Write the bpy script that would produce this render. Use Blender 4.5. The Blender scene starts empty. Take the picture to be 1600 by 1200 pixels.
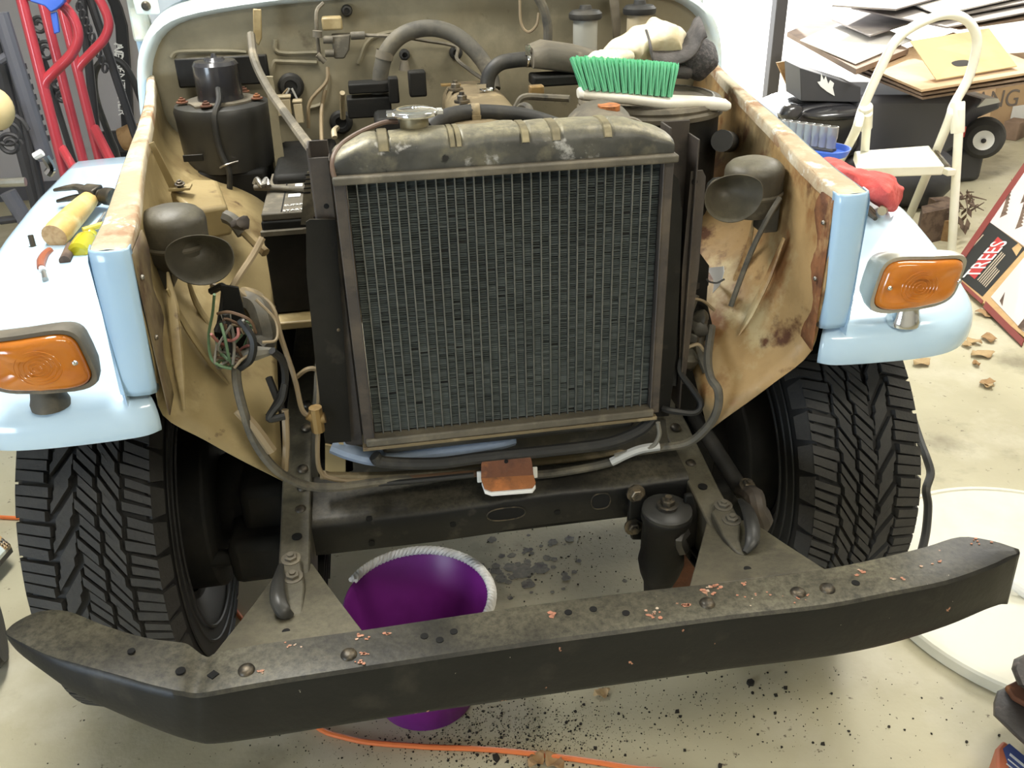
import bpy, bmesh, math, random
from math import radians as R, sin, cos, pi
from mathutils import Vector, Matrix, noise
random.seed(7)
S = bpy.context.scene
COL = S.collection
V = Vector

# ------------------------------------------------------------------ camera
F_PX = 1400.0
PITCH, YAW, ROLL = R(28.2), R(8.76), R(1.6)
CAM = V((-0.175, -0.91, 1.5))
fw = V((sin(YAW)*cos(PITCH), cos(YAW)*cos(PITCH), -sin(PITCH)))
rt = V((cos(YAW), -sin(YAW), 0))
up = rt.cross(fw)
cr, sr = cos(ROLL), sin(ROLL)
rt2 = rt*cr - up*sr
up2 = rt*sr + up*cr
cd = bpy.data.cameras.new('camera'); cam = bpy.data.objects.new('camera', cd); COL.objects.link(cam)
cam.matrix_world = Matrix(((rt2.x, up2.x, -fw.x, CAM.x), (rt2.y, up2.y, -fw.y, CAM.y), (rt2.z, up2.z, -fw.z, CAM.z), (0, 0, 0, 1)))
cd.sensor_width = 36.0; cd.lens = 36.0*F_PX/1600.0; cd.clip_start = 0.02
S.camera = cam

def P(px, py, X=None, Y=None, Z=None):
    """world point on the plane X/Y/Z = const seen at a measured photograph position (1600x1200)"""
    d = rt2*((px-800)/F_PX) + up2*((600-py)/F_PX) + fw
    t = (X-CAM.x)/d.x if X is not None else (Y-CAM.y)/d.y if Y is not None else (Z-CAM.z)/d.z
    return CAM + d*t

# ------------------------------------------------------------------ world, lights, exposure
W = bpy.data.worlds.new('daylight'); S.world = W; W.use_nodes = True
bg = W.node_tree.nodes['Background']; bg.inputs[0].default_value = (0.93, 0.97, 1.0, 1); bg.inputs[1].default_value = 6.0
def area(name, loc, target, sx, sy, power, color=(1, 1, 1)):
    l = bpy.data.lights.new(name, 'AREA'); l.shape = 'RECTANGLE'; l.size = sx; l.size_y = sy; l.energy = power; l.color = color
    o = bpy.data.objects.new(name, l); COL.objects.link(o); o.location = loc
    o.rotation_euler = (V(target)-V(loc)).to_track_quat('-Z', 'Y').to_euler(); return o
sun = bpy.data.lights.new('sun', 'SUN'); sun.energy = 9.0; sun.angle = R(2); sun.color = (1, .95, .86)
so = bpy.data.objects.new('sun', sun); COL.objects.link(so); so.rotation_euler = V((-.30, -1, -.46)).to_track_quat('-Z', 'Y').to_euler()
area('ceiling_and_fill_light', (-.72, 1.0, 2.45), (-.72, .9, 0), .35, 1.3, 54, (1, .98, .92))
area('side_window_light', (-2.7, -1.7, .95), (.1, .4, .9), 1.3, .9, 56, (.74, .87, 1))
area('ceiling_and_fill_light', (1.2, 0.6, 2.45), (1.1, .6, 0), .35, 1.3, 25, (1, .96, .85))
area('ceiling_and_fill_light', (.75, -1.3, 2.42), (.6, -.2, 0), 1.3, .3, 26, (1, .93, .78))  # fill light added overhead to brighten the truck's front and the floor
area('ceiling_and_fill_light', (2.5, 2.4, 2.5), (2.4, 2.6, 0), 1.3, .35, 70, (1, .98, .93))  # extra overhead fill, added to brighten the ladder and cardboard pile
S.view_settings.view_transform = 'Standard'; S.view_settings.look = 'None'
S.view_settings.exposure = 0.0; S.view_settings.gamma = 1.0; S.view_settings.use_curve_mapping = False

# ------------------------------------------------------------------ materials
def mat(name, col, rough=.5, metal=0.0, layers=(), bump=0.0, bscale=60, spec=.5, coat=0.0, trans=0.0, emit=None, alpha=1.0, ior=1.45, stretch=(1, 1, 1), dust=None):
    """layers: (colour, noise scale, low, high[, roughness])"""
    m = bpy.data.materials.new(name); m.use_nodes = True; nt = m.node_tree; N = nt.nodes; L = nt.links
    b = N['Principled BSDF']
    b.inputs['Roughness'].default_value = rough; b.inputs['Metallic'].default_value = metal
    b.inputs['Specular IOR Level'].default_value = spec; b.inputs['Coat Weight'].default_value = coat
    b.inputs['Coat Roughness'].default_value = .06
    b.inputs['Transmission Weight'].default_value = trans; b.inputs['IOR'].default_value = ior; b.inputs['Alpha'].default_value = alpha
    if emit: b.inputs['Emission Color'].default_value = (*col, 1); b.inputs['Emission Strength'].default_value = emit
    tc = N.new('ShaderNodeTexCoord'); src = tc.outputs['Object']
    if stretch != (1, 1, 1):
        mp = N.new('ShaderNodeMapping'); mp.inputs['Scale'].default_value = stretch; L.new(src, mp.inputs[0]); src = mp.outputs[0]
    prev = None
    for i, l in enumerate(layers):
        n = N.new('ShaderNodeTexNoise'); n.inputs['Scale'].default_value = l[1]; n.inputs['Detail'].default_value = 6; n.inputs['Roughness'].default_value = .6
        off = N.new('ShaderNodeVectorMath'); off.operation = 'ADD'; off.inputs[1].default_value = (i*3.7, i*1.3, i*5.1); L.new(src, off.inputs[0]); L.new(off.outputs[0], n.inputs['Vector'])
        r = N.new('ShaderNodeMapRange'); r.inputs['From Min'].default_value = l[2]; r.inputs['From Max'].default_value = l[3]; L.new(n.outputs['Fac'], r.inputs['Value'])
        mx = N.new('ShaderNodeMix'); mx.data_type = 'RGBA'; L.new(r.outputs[0], mx.inputs['Factor'])
        if prev is None: mx.inputs['A'].default_value = (*col, 1)
        else: L.new(prev, mx.inputs['A'])
        mx.inputs['B'].default_value = (*l[0], 1); prev = mx.outputs['Result']
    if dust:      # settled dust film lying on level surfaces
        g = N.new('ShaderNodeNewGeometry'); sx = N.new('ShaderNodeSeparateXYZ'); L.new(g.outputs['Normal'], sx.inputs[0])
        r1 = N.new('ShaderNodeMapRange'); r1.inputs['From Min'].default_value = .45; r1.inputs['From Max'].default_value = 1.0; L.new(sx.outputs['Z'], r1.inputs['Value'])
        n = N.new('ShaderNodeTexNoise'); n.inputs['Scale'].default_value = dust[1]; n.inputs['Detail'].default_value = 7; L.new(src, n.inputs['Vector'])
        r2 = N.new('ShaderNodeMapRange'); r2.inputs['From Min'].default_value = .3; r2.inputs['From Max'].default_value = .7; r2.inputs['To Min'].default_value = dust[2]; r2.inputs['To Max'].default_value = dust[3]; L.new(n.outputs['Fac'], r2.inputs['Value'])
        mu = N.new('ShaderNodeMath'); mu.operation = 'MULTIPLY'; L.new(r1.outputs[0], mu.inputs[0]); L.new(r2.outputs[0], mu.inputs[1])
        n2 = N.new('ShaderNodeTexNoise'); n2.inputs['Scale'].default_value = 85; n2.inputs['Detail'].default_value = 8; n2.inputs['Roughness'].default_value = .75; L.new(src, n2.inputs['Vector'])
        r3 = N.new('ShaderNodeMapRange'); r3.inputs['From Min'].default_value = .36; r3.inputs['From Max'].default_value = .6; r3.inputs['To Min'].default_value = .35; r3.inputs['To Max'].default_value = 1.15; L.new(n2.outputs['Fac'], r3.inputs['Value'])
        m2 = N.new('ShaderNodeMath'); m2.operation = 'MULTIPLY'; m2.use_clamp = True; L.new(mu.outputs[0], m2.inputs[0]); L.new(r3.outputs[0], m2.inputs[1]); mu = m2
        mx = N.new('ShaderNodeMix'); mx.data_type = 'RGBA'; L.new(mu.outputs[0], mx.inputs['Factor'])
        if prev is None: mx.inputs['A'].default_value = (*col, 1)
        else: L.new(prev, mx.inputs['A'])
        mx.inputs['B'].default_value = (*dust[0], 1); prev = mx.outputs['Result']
    if prev is None: b.inputs['Base Color'].default_value = (*col, 1)
    else: L.new(prev, b.inputs['Base Color'])
    if bump:
        n = N.new('ShaderNodeTexNoise'); n.inputs['Scale'].default_value = bscale; n.inputs['Detail'].default_value = 5; L.new(src, n.inputs['Vector'])
        bp = N.new('ShaderNodeBump'); bp.inputs['Strength'].default_value = bump; bp.inputs['Distance'].default_value = .01
        L.new(n.outputs['Fac'], bp.inputs['Height']); L.new(bp.outputs[0], b.inputs['Normal'])
    return m
M = {}
M['concrete'] = mat('concrete', (.53, .49, .34), .55, layers=[((.44, .40, .27), 1.3, .42, .62), ((.58, .54, .41), 4, .5, .7), ((.27, .24, .16), 2.2, .60, .72), ((.16, .13, .09), 45, .66, .72)], bump=.08, bscale=90)
M['driveway'] = mat('driveway', (.62, .60, .55), .8, layers=[((.52, .5, .45), 2, .4, .7)])
M['wall'] = mat('plaster_wall', (.46, .445, .46), .85, layers=[((.42, .41, .43), 1.5, .4, .7)], bump=.05, bscale=120)
M['wallwhite'] = mat('plaster_white', (.72, .70, .66), .85, layers=[((.66, .64, .6), 1.5, .4, .7)], bump=.05, bscale=120)
M['blue'] = mat('pale_blue_paint', (.50, .68, .84), .22, layers=[((.54, .71, .85), 3, .4, .6), ((.20, .16, .10), 60, .76, .80)], coat=.6)
M['bluestrip'] = mat('pale_blue_strip_paint', (.38, .58, .80), .25, layers=[((.42, .61, .80), 3, .4, .6)], coat=.5)
M['white_blue'] = mat('faded_white_blue_paint', (.62, .72, .74), .35, layers=[((.60, .60, .48), 6, .52, .66)], coat=.3)
M['cream'] = mat('cream_primer', (.33, .255, .125), .45, layers=[((.25, .19, .09), 4, .42, .62), ((.44, .35, .19), 9, .55, .7), ((.15, .10, .045), 6, .55, .68), ((.08, .045, .025), 20, .63, .73)], bump=.1, bscale=40)
M['cream_rust'] = mat('cream_with_rust', (.43, .285, .13), .45, layers=[((.33, .21, .09), 5, .42, .6), ((.50, .40, .22), 8, .52, .62), ((.20, .15, .08), 4, .5, .62), ((.24, .11, .04), 6, .53, .62), ((.10, .04, .018), 11, .57, .66)], bump=.25, bscale=30)
M['cream_dusty'] = mat('dusty_cream_firewall', (.25, .22, .145), .6, layers=[((.18, .16, .105), 3, .42, .62), ((.29, .255, .17), 8, .5, .7), ((.10, .08, .05), 12, .64, .74)], bump=.08, bscale=50)
M['rusty_flange'] = mat('rusty_flange', (.40, .31, .20), .7, layers=[((.54, .48, .36), 8, .46, .58), ((.30, .18, .10), 11, .54, .62), ((.60, .57, .49), 30, .6, .66)], bump=.3, bscale=60)
M['rust'] = mat('rust_brown', (.15, .06, .03), .8, layers=[((.09, .04, .025), 12, .45, .6), ((.30, .12, .04), 18, .56, .68)], bump=.3, bscale=80)
M['rust_orange'] = mat('rust_orange', (.30, .115, .04), .8, layers=[((.45, .16, .05), 25, .5, .62), ((.13, .06, .03), 30, .52, .66)], bump=.3, bscale=80)
M['worn_black'] = mat('worn_black_drum', (.030, .0295, .027), .4, layers=[((.045, .043, .036), 9, .5, .7)], bump=.05)
M['brown_grey'] = mat('brown_grey_steel', (.055, .046, .040), .55, layers=[((.10, .08, .06), 9, .45, .65), ((.03, .026, .024), 18, .55, .7)], bump=.1)
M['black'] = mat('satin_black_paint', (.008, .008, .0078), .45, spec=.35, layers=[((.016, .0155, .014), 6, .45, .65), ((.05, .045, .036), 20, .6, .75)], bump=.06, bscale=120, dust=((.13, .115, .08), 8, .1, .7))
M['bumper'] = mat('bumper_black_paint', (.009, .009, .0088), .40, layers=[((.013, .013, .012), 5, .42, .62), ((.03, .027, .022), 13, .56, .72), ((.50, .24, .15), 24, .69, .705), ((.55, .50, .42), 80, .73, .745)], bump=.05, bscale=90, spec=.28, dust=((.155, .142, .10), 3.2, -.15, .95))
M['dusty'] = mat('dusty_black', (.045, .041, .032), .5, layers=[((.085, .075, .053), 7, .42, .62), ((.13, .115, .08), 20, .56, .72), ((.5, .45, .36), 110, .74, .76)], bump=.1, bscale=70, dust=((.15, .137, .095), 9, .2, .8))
M['dusty2'] = mat('dusty_grey', (.15, .13, .095), .65, layers=[((.09, .08, .06), 8, .42, .6), ((.23, .20, .145), 16, .55, .7)], bump=.12, bscale=60)
M['tan_dust'] = mat('tan_dusty_metal', (.19, .148, .08), .7, layers=[((.15, .115, .065), 8, .42, .6), ((.33, .26, .15), 20, .55, .7), ((.07, .045, .03), 25, .64, .72)], bump=.12, bscale=70)
M['deep'] = mat('greasy_black', (.009, .009, .008), .65, spec=.25, layers=[((.017, .0155, .013), 9, .45, .65)], bump=.1, bscale=60)
M['tire'] = mat('tyre_rubber', (.040, .039, .0375), .75, layers=[((.052, .050, .046), 14, .45, .65)], bump=.15, bscale=160)
M['tire_side'] = mat('tyre_sidewall', (.014, .014, .0135), .6)
M['rubber'] = mat('black_rubber', (.024, .024, .023), .55, layers=[((.06, .055, .045), 15, .5, .7)])
M['hose'] = mat('dusty_hose', (.085, .078, .062), .65, layers=[((.15, .13, .09), 14, .45, .65), ((.045, .042, .036), 25, .52, .7)])
M['core'] = mat('radiator_core', (.009, .010, .010), .6)
M['fin'] = mat('radiator_fin', (.10, .115, .108), .5, .2, layers=[((.065, .075, .071), 6, .4, .65)])
M['tube'] = mat('radiator_tube', (.17, .17, .155), .5, .5, layers=[((.11, .115, .105), 8, .4, .65)])
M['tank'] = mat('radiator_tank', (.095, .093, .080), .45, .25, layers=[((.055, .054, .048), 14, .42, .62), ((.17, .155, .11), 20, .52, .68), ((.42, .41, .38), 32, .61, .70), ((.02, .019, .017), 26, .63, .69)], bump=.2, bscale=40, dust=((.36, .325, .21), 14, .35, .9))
M['strap'] = mat('brass_strap', (.25, .215, .13), .45, .4, layers=[((.16, .14, .09), 20, .45, .6)], bump=.1)
M['chrome'] = mat('chrome', (.72, .72, .70), .12, 1.0)
M['socket'] = mat('socket_chrome', (.33, .33, .32), .22, .15, coat=.4)
M['steel'] = mat('worn_steel', (.45, .44, .41), .38, .9, layers=[((.25, .22, .18), 20, .5, .65)])
M['dullchrome'] = mat('dull_chrome', (.50, .49, .44), .32, .75, layers=[((.36, .34, .28), 10, .45, .65)])
M['brass'] = mat('dirty_brass', (.33, .22, .09), .5, .6, layers=[((.18, .12, .06), 25, .45, .6)])
M['blue_grey'] = mat('grimy_shaded_blue_paint', (.20, .25, .33), .4, layers=[((.26, .32, .42), 8, .4, .6), ((.10, .08, .05), 16, .56, .68)])  # blue darkened to carry the shade under the radiator, plus brown grime
M['grime'] = mat('brown_grime', (.105, .075, .042), .65, layers=[((.19, .145, .075), 10, .42, .62), ((.075, .045, .026), 18, .52, .64)], bump=.15)
M['rust_mid'] = mat('rust_mid', (.24, .10, .04), .8, layers=[((.12, .05, .025), 20, .45, .6), ((.36, .22, .10), 14, .55, .66)], bump=.3, bscale=80)
M['redbrown_hose'] = mat('red_brown_hose', (.11, .065, .045), .5, layers=[((.19, .14, .10), 12, .45, .65)])
M['bolt'] = mat('dirty_bolt', (.045, .04, .032), .42, .5, layers=[((.15, .12, .08), 40, .45, .6)])
M['hole'] = mat('dark_hole', (.004, .004, .004), .9)
M['amber'] = mat('amber_lens', (.56, .175, .014), .16, layers=[((.40, .11, .010), 9, .45, .65)], coat=.8, bump=.04, bscale=30)
M['amber_dark'] = mat('amber_ring', (.55, .14, .008), .25, coat=.5)
M['white_pl'] = mat('white_plastic', (.80, .78, .70), .4, layers=[((.70, .66, .54), 7, .5, .7)])
M['green'] = mat('green_bristle', (.27, .80, .50), .5, layers=[((.38, .86, .60), 12, .4, .65)])
M['leather'] = mat('cream_glove_leather', (.80, .74, .57), .7, layers=[((.60, .50, .31), 14, .45, .65)], bump=.2, bscale=60)
M['knit'] = mat('grey_glove_cuff', (.085, .08, .08), .85, layers=[((.13, .12, .12), 30, .45, .6)], bump=.25, bscale=250)
M['dots'] = mat('dotted_rubber_glove', (.055, .053, .056), .7, layers=[((.11, .10, .105), 130, .5, .56)], bump=.5, bscale=160)
M['wood'] = mat('light_wood', (.68, .46, .16), .5, layers=[((.55, .33, .10), 10, .45, .65), ((.76, .58, .27), 25, .5, .7)], stretch=(1, 1, 1))
M['endgrain'] = mat('end_grain', (.55, .36, .18), .7, layers=[((.42, .25, .11), 60, .45, .6)])
M['dark_steel'] = mat('dark_tool_steel', (.07, .06, .045), .45, .6, layers=[((.15, .13, .09), 25, .5, .65)])
M['yellow_cl'] = mat('clear_yellow_handle', (.85, .70, .03), .08, trans=.55, coat=.5)
M['yellow'] = mat('yellow_plastic', (.72, .56, .06), .4)
M['purple_h'] = mat('violet_plastic', (.16, .11, .36), .4)
M['redbrown'] = mat('red_brown_handle', (.33, .10, .05), .35, coat=.4)
M['redrag'] = mat('red_shop_rag', (.66, .10, .09), .9, layers=[((.52, .08, .07), 10, .45, .65), ((.74, .19, .17), 30, .5, .7)], bump=.25, bscale=200)
M['blue_pl'] = mat('blue_plastic', (.06, .15, .62), .35)
M['ladder'] = mat('ladder_cream_enamel', (.84, .82, .70), .3, layers=[((.78, .74, .58), 6, .5, .7)], coat=.3)
M['card'] = mat('cardboard', (.55, .38, .22), .85, layers=[((.48, .32, .18), 4, .42, .65)])
M['card_y'] = mat('pale_cardboard', (.66, .52, .27), .85, layers=[((.60, .46, .23), 4, .42, .65)])
M['card_w'] = mat('white_cardboard', (.80, .78, .74), .8)
M['card_g'] = mat('grey_cardboard', (.32, .29, .28), .8, layers=[((.42, .38, .35), 5, .45, .65)])
M['card_d'] = mat('brown_cardboard', (.30, .21, .15), .85, layers=[((.22, .155, .11), 6, .42, .65)])
M['blackgloss'] = mat('gloss_black_plastic', (.03, .03, .034), .25, coat=.5)
M['blackbox'] = mat('black_box_board', (.05, .05, .055), .6)
M['greyplastic'] = mat('grey_plastic', (.10, .10, .115), .45)
M['white'] = mat('white_paint', (.82, .82, .80), .45)
M['ink'] = mat('grey_ink', (.20, .17, .15), .8)
M['lid'] = mat('white_table_top', (.80, .78, .66), .42, layers=[((.74, .71, .58), 5, .45, .65)])
M['purple'] = mat('purple_bucket', (.17, .018, .20), .38, layers=[((.13, .012, .15), 6, .45, .65)])
M['rope'] = mat('white_rope', (.72, .70, .66), .9, layers=[((.58, .55, .5), 30, .45, .65)])
M['orange'] = mat('orange_cord', (.78, .20, .055), .45)
M['leaf'] = mat('dry_leaf', (.40, .25, .12), .8, layers=[((.28, .16, .07), 20, .45, .65)])
M['leaf_p'] = mat('pale_dry_leaf', (.50, .36, .19), .8, layers=[((.38, .25, .12), 20, .45, .65)])
M['dirt'] = mat('black_dirt', (.028, .024, .018), .9)
M['red_truck'] = mat('red_enamel', (.50, .05, .065), .3, coat=.5)
M['iron'] = mat('wrought_iron', (.035, .033, .034), .5)
M['greypole'] = mat('grey_steel_tube', (.13, .13, .15), .4, .3)
M['bag'] = mat('black_nylon', (.022, .023, .026), .7, bump=.1, bscale=300)
M['poster_bk'] = mat('poster_black', (.016, .018, .018), .5)
M['poster_red'] = mat('poster_red', (.45, .04, .04), .5)
M['poster_pale'] = mat('poster_pale', (.68, .60, .57), .6)
M['poster_line'] = mat('poster_line', (.50, .42, .32), .6)
M['frame_red'] = mat('dark_red_frame', (.22, .045, .04), .4)
M['frame_wood'] = mat('pale_wood_frame', (.55, .36, .17), .6, layers=[((.45, .28, .12), 12, .45, .65)])
M['case'] = mat('dark_moulded_case', (.035, .030, .027), .55, layers=[((.10, .075, .06), 9, .5, .65), ((.14, .11, .10), 22, .6, .7)], bump=.2, bscale=60)
M['orange_box'] = mat('orange_box', (.52, .15, .07), .6, layers=[((.42, .24, .15), 9, .5, .65)])
M['blue_label'] = mat('blue_label', (.07, .10, .28), .5)
M['glassy'] = mat('clear_plastic', (.9, .92, .92), .05, trans=.9)
M['plastic_amb'] = mat('yellowed_plastic', (.47, .40, .27), .4, layers=[((.38, .31, .19), 8, .45, .65)])
M['plastic_grey'] = mat('grey_clear_plastic', (.36, .36, .32), .35)
M['bark'] = mat('dry_bark', (.16, .11, .08), .9, layers=[((.09, .06, .045), 20, .45, .6)])
WIRE = {k: mat('wire_'+k, c, .5) for k, c in dict(tan=(.26, .20, .12), green=(.10, .17, .09), pink=(.36, .14, .12), grey=(.18, .17, .14), black=(.02, .02, .019), brown=(.12, .07, .04), white=(.48, .48, .46)).items()}

# ------------------------------------------------------------------ mesh builder
def frame(axis):
    a = V(axis).normalized(); t = V((0, 0, 1)) if abs(a.z) < .9 else V((1, 0, 0))
    u = a.cross(t).normalized(); return a, u, a.cross(u)
def catmull(pts, n):
    pts = [V(p) for p in pts]; out = []
    if len(pts) < 3:
        return [pts[0].lerp(pts[-1], i/n) for i in range(n+1)]
    for i in range(len(pts)-1):
        p0 = pts[max(i-1, 0)]; p1 = pts[i]; p2 = pts[i+1]; p3 = pts[min(i+2, len(pts)-1)]
        if i == 0: p0 = p1*2-p2
        if i == len(pts)-2: p3 = p2*2-p1
        for k in range(n):
            t = k/n
            out.append(.5*((2*p1)+(p2-p0)*t+(2*p0-5*p1+4*p2-p3)*t*t+(3*p1-p0-3*p2+p3)*t*t*t))
    out.append(pts[-1]); return out
OFF = {}
class MB:
    def __init__(s): s.v = []; s.f = []
    def add(s, v, f):
        n = len(s.v); s.v += [V(p) for p in v]; s.f += [tuple(i+n for i in q) for q in f]; return s
    def box(s, c, d, M3=None):
        c = V(c); h = V(d)/2; vs = []
        for x in (-1, 1):
            for y in (-1, 1):
                for z in (-1, 1):
                    p = V((x*h.x, y*h.y, z*h.z)); vs.append(c+(M3 @ p if M3 else p))
        return s.add(vs, [(0, 1, 3, 2), (4, 6, 7, 5), (0, 4, 5, 1), (2, 3, 7, 6), (0, 2, 6, 4), (1, 5, 7, 3)])
    def prism(s, poly, vec):
        poly = [V(p) for p in poly]; n = len(poly); vec = V(vec)
        return s.add(poly+[p+vec for p in poly], [tuple(range(n))[::-1], tuple(range(n, 2*n))]+[(i, (i+1) % n, n+(i+1) % n, n+i) for i in range(n)])
    def lathe(s, prof, base, axis=(0, 0, 1), n=24, caps=True):
        a, u, w = frame(axis); base = V(base); vs = []; fs = []
        for r, h in prof:
            for k in range(n):
                t = 2*pi*k/n; vs.append(base+a*h+(u*cos(t)+w*sin(t))*r)
        for i in range(len(prof)-1):
            for k in range(n):
                k2 = (k+1) % n; fs.append((i*n+k, i*n+k2, (i+1)*n+k2, (i+1)*n+k))
        if caps:
            if prof[0][0] > 1e-6: fs.append(tuple(range(n))[::-1])
            if prof[-1][0] > 1e-6: fs.append(tuple(range((len(prof)-1)*n, len(prof)*n)))
        return s.add(vs, fs)
    def cyl(s, p0, p1, r0, r1=None, n=14):
        p0 = V(p0); p1 = V(p1); r1 = r0 if r1 is None else r1
        return s.lathe([(r0, 0), (r1, (p1-p0).length)], p0, p1-p0, n)
    def tube(s, pts, r, n=8, sm=5, flat=1.0, closed=False):
        pts = [V(p) for p in pts]; rr = r if isinstance(r, (list, tuple)) else [r]*len(pts)
        if closed: pts = pts+[pts[0]]; rr = list(rr)+[rr[0]]
        q = catmull(pts, sm) if sm > 1 and len(pts) > 2 else pts
        m = len(q); N0 = None; vs = []; fs = []
        for i, p in enumerate(q):
            t = (q[min(i+1, m-1)]-q[max(i-1, 0)])
            if t.length < 1e-9: t = V((0, 0, 1))
            t.normalize()
            if N0 is None: N0 = frame(t)[1]
            N0 = (N0-t*N0.dot(t)); N0 = N0.normalized() if N0.length > 1e-6 else frame(t)[1]
            B = t.cross(N0); x = i/(m-1)*(len(rr)-1); j = min(int(x), len(rr)-2) if len(rr) > 1 else 0
            rad = rr[j]+(rr[min(j+1, len(rr)-1)]-rr[j])*(x-j)
            for k in range(n):
                a = 2*pi*k/n; vs.append(p+N0*cos(a)*rad+B*sin(a)*rad*flat)
        for i in range(m-1):
            for k in range(n):
                k2 = (k+1) % n; fs.append((i*n+k, i*n+k2, (i+1)*n+k2, (i+1)*n+k))
        if not closed: fs += [tuple(range(n))[::-1], tuple(range((m-1)*n, m*n))]
        return s.add(vs, fs)
    def grid(s, rows, closed=False):
        n = len(rows[0]); vs = [p for r in rows for p in r]; fs = []
        for i in range(len(rows)-1):
            for k in range(n if closed else n-1):
                k2 = (k+1) % n; fs.append((i*n+k, i*n+k2, (i+1)*n+k2, (i+1)*n+k))
        return s.add(vs, fs)
    def loft(s, rows, closed=True, caps=True):
        n0 = len(s.v); n = len(rows[0]); s.grid(rows, closed)
        if caps: s.f += [tuple(range(n0, n0+n))[::-1], tuple(range(n0+(len(rows)-1)*n, n0+len(rows)*n))]
        return s
    def ball(s, c, r, n=12, m=8, sc=(1, 1, 1)):
        c = V(c); rows = []
        for i in range(m+1):
            t = pi*i/m; rows.append([c+V((sin(t)*cos(2*pi*k/n)*r*sc[0], sin(t)*sin(2*pi*k/n)*r*sc[1], cos(t)*r*sc[2])) for k in range(n)])
        return s.grid(rows, True)
    def hexbolt(s, c, axis, r=.008, h=.007, washer=True):
        a = V(axis).normalized(); c = V(c)
        if washer: s.lathe([(r*1.5, 0), (r*1.5, h*.3), (r*1.2, h*.35)], c, a, 14)
        s.lathe([(r, h*.3), (r, h*.9), (r*.82, h)], c, a, 6); s.lathe([(r*.5, h), (r*.5, h*1.35)], c, a, 8); return s
    def rivet(s, c, axis, r=.01, h=.005):
        return s.lathe([(r, 0), (r*.92, h*.45), (r*.7, h*.8), (r*.35, h*.97), (0, h)], c, axis, 16, caps=False)
    def mesh(s, name, m, off, smooth=35):
        me = bpy.data.meshes.new(name); me.from_pydata([p-off for p in s.v], [], s.f)
        bm = bmesh.new(); bm.from_mesh(me); bmesh.ops.remove_doubles(bm, verts=bm.verts, dist=1e-6); bmesh.ops.recalc_face_normals(bm, faces=bm.faces); bm.to_mesh(me); bm.free()
        if smooth:
            me.polygons.foreach_set('use_smooth', [True]*len(me.polygons)); me.set_sharp_from_angle(angle=R(smooth))
        me.materials.append(m if not isinstance(m, str) else M[m]); return me
    def build(s, name, m, parent=None, label=None, smooth=35, solid=0, bevel=0, kind=None, sub=0):
        off = OFF[parent] if parent else V((0, 0, 0))
        o = bpy.data.objects.new(name, s.mesh(name, m, off, smooth)); COL.objects.link(o)
        if parent: o.parent = parent
        OFF[o] = off
        if solid:
            d = o.modifiers.new('thickness', 'SOLIDIFY'); d.thickness = solid; d.offset = -1
        if bevel:
            d = o.modifiers.new('edge', 'BEVEL'); d.width = bevel; d.segments = 2; d.limit_method = 'ANGLE'; d.angle_limit = R(40)
        if sub:
            d = o.modifiers.new('smooth', 'SUBSURF'); d.levels = sub; d.render_levels = sub
        if label: o['label'] = label
        if kind: o['kind'] = kind
        return o
    def solo(s, name, m, label, cat, group=None, **kw):
        xs = [p.x for p in s.v]; ys = [p.y for p in s.v]; zs = [p.z for p in s.v]
        off = V(((min(xs)+max(xs))/2, (min(ys)+max(ys))/2, min(zs)))
        for p in s.v: p -= off
        o = s.build(name, m, None, label, **kw); o.location = off; o['category'] = cat
        if group: o['group'] = group
        return o
def thing(name, label, cat, loc=(0, 0, 0), group=None):
    o = bpy.data.objects.new(name, None); COL.objects.link(o); o.location = loc; o['label'] = label; o['category'] = cat
    if group: o['group'] = group
    OFF[o] = V(loc); return o
def struct(mb, name, m, **kw):
    o = mb.build(name, m, **kw); o['kind'] = 'structure'; return o
def dup(o, parent=None):
    c = o.copy(); COL.objects.link(c)
    if parent: c.parent = parent
    return c
def text(body, size, mtx, m, name, parent, depth=.0006):
    cu = bpy.data.curves.new(name, 'FONT'); cu.body = body; cu.size = size; cu.extrude = depth; cu.align_x = 'CENTER'; cu.align_y = 'CENTER'
    t = bpy.data.objects.new(name, cu); COL.objects.link(t)
    bpy.context.view_layer.update()
    me = bpy.data.meshes.new_from_object(t.evaluated_get(bpy.context.evaluated_depsgraph_get()))
    bpy.data.objects.remove(t); me.transform(Matrix.Translation(-OFF[parent]) @ mtx); me.materials.clear(); me.materials.append(M[m])
    o = bpy.data.objects.new(name, me); COL.objects.link(o); o.parent = parent; OFF[o] = OFF[parent]; return o
def basis(o, x, y):
    x = V(x).normalized(); y = V(y); y = (y-x*y.dot(x)).normalized(); z = x.cross(y)
    return Matrix(((x.x, y.x, z.x, o[0]), (x.y, y.y, z.y, o[1]), (x.z, y.z, z.z, o[2]), (0, 0, 0, 1)))
def rough_pts(mb, amp, sc, seed=0):
    for p in mb.v:
        p += noise.noise_vector(p*sc+V((seed, seed*2, 0)))*amp
    return mb

# ------------------------------------------------------------------ room
struct(MB().prism([(-3, -3.2, 0), (5.6, -3.2, 0), (5.6, 7.2, 0), (-3, 7.2, 0)], (0, 0, -.1)), 'floor', 'concrete')
struct(MB().prism([(-14, 7.2, -.02), (18, 7.2, -.02), (18, 30, -.02), (-14, 30, -.02)], (0, 0, -.1)), 'driveway_floor', 'driveway')
struct(MB().prism([(-3, -3.2, 2.6), (5.6, -3.2, 2.6), (5.6, 7.2, 2.6), (-3, 7.2, 2.6)], (0, 0, .1)), 'ceiling', 'wallwhite')
struct(MB().box((-3.05, 2, 1.3), (.1, 10.4, 2.6)), 'wall_left', 'wall')
struct(MB().box((5.65, 2, 1.3), (.1, 10.4, 2.6)), 'wall_right', 'wallwhite')
struct(MB().box((1.3, -3.25, 1.3), (8.6, .1, 2.6)), 'wall_front', 'wallwhite')
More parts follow.
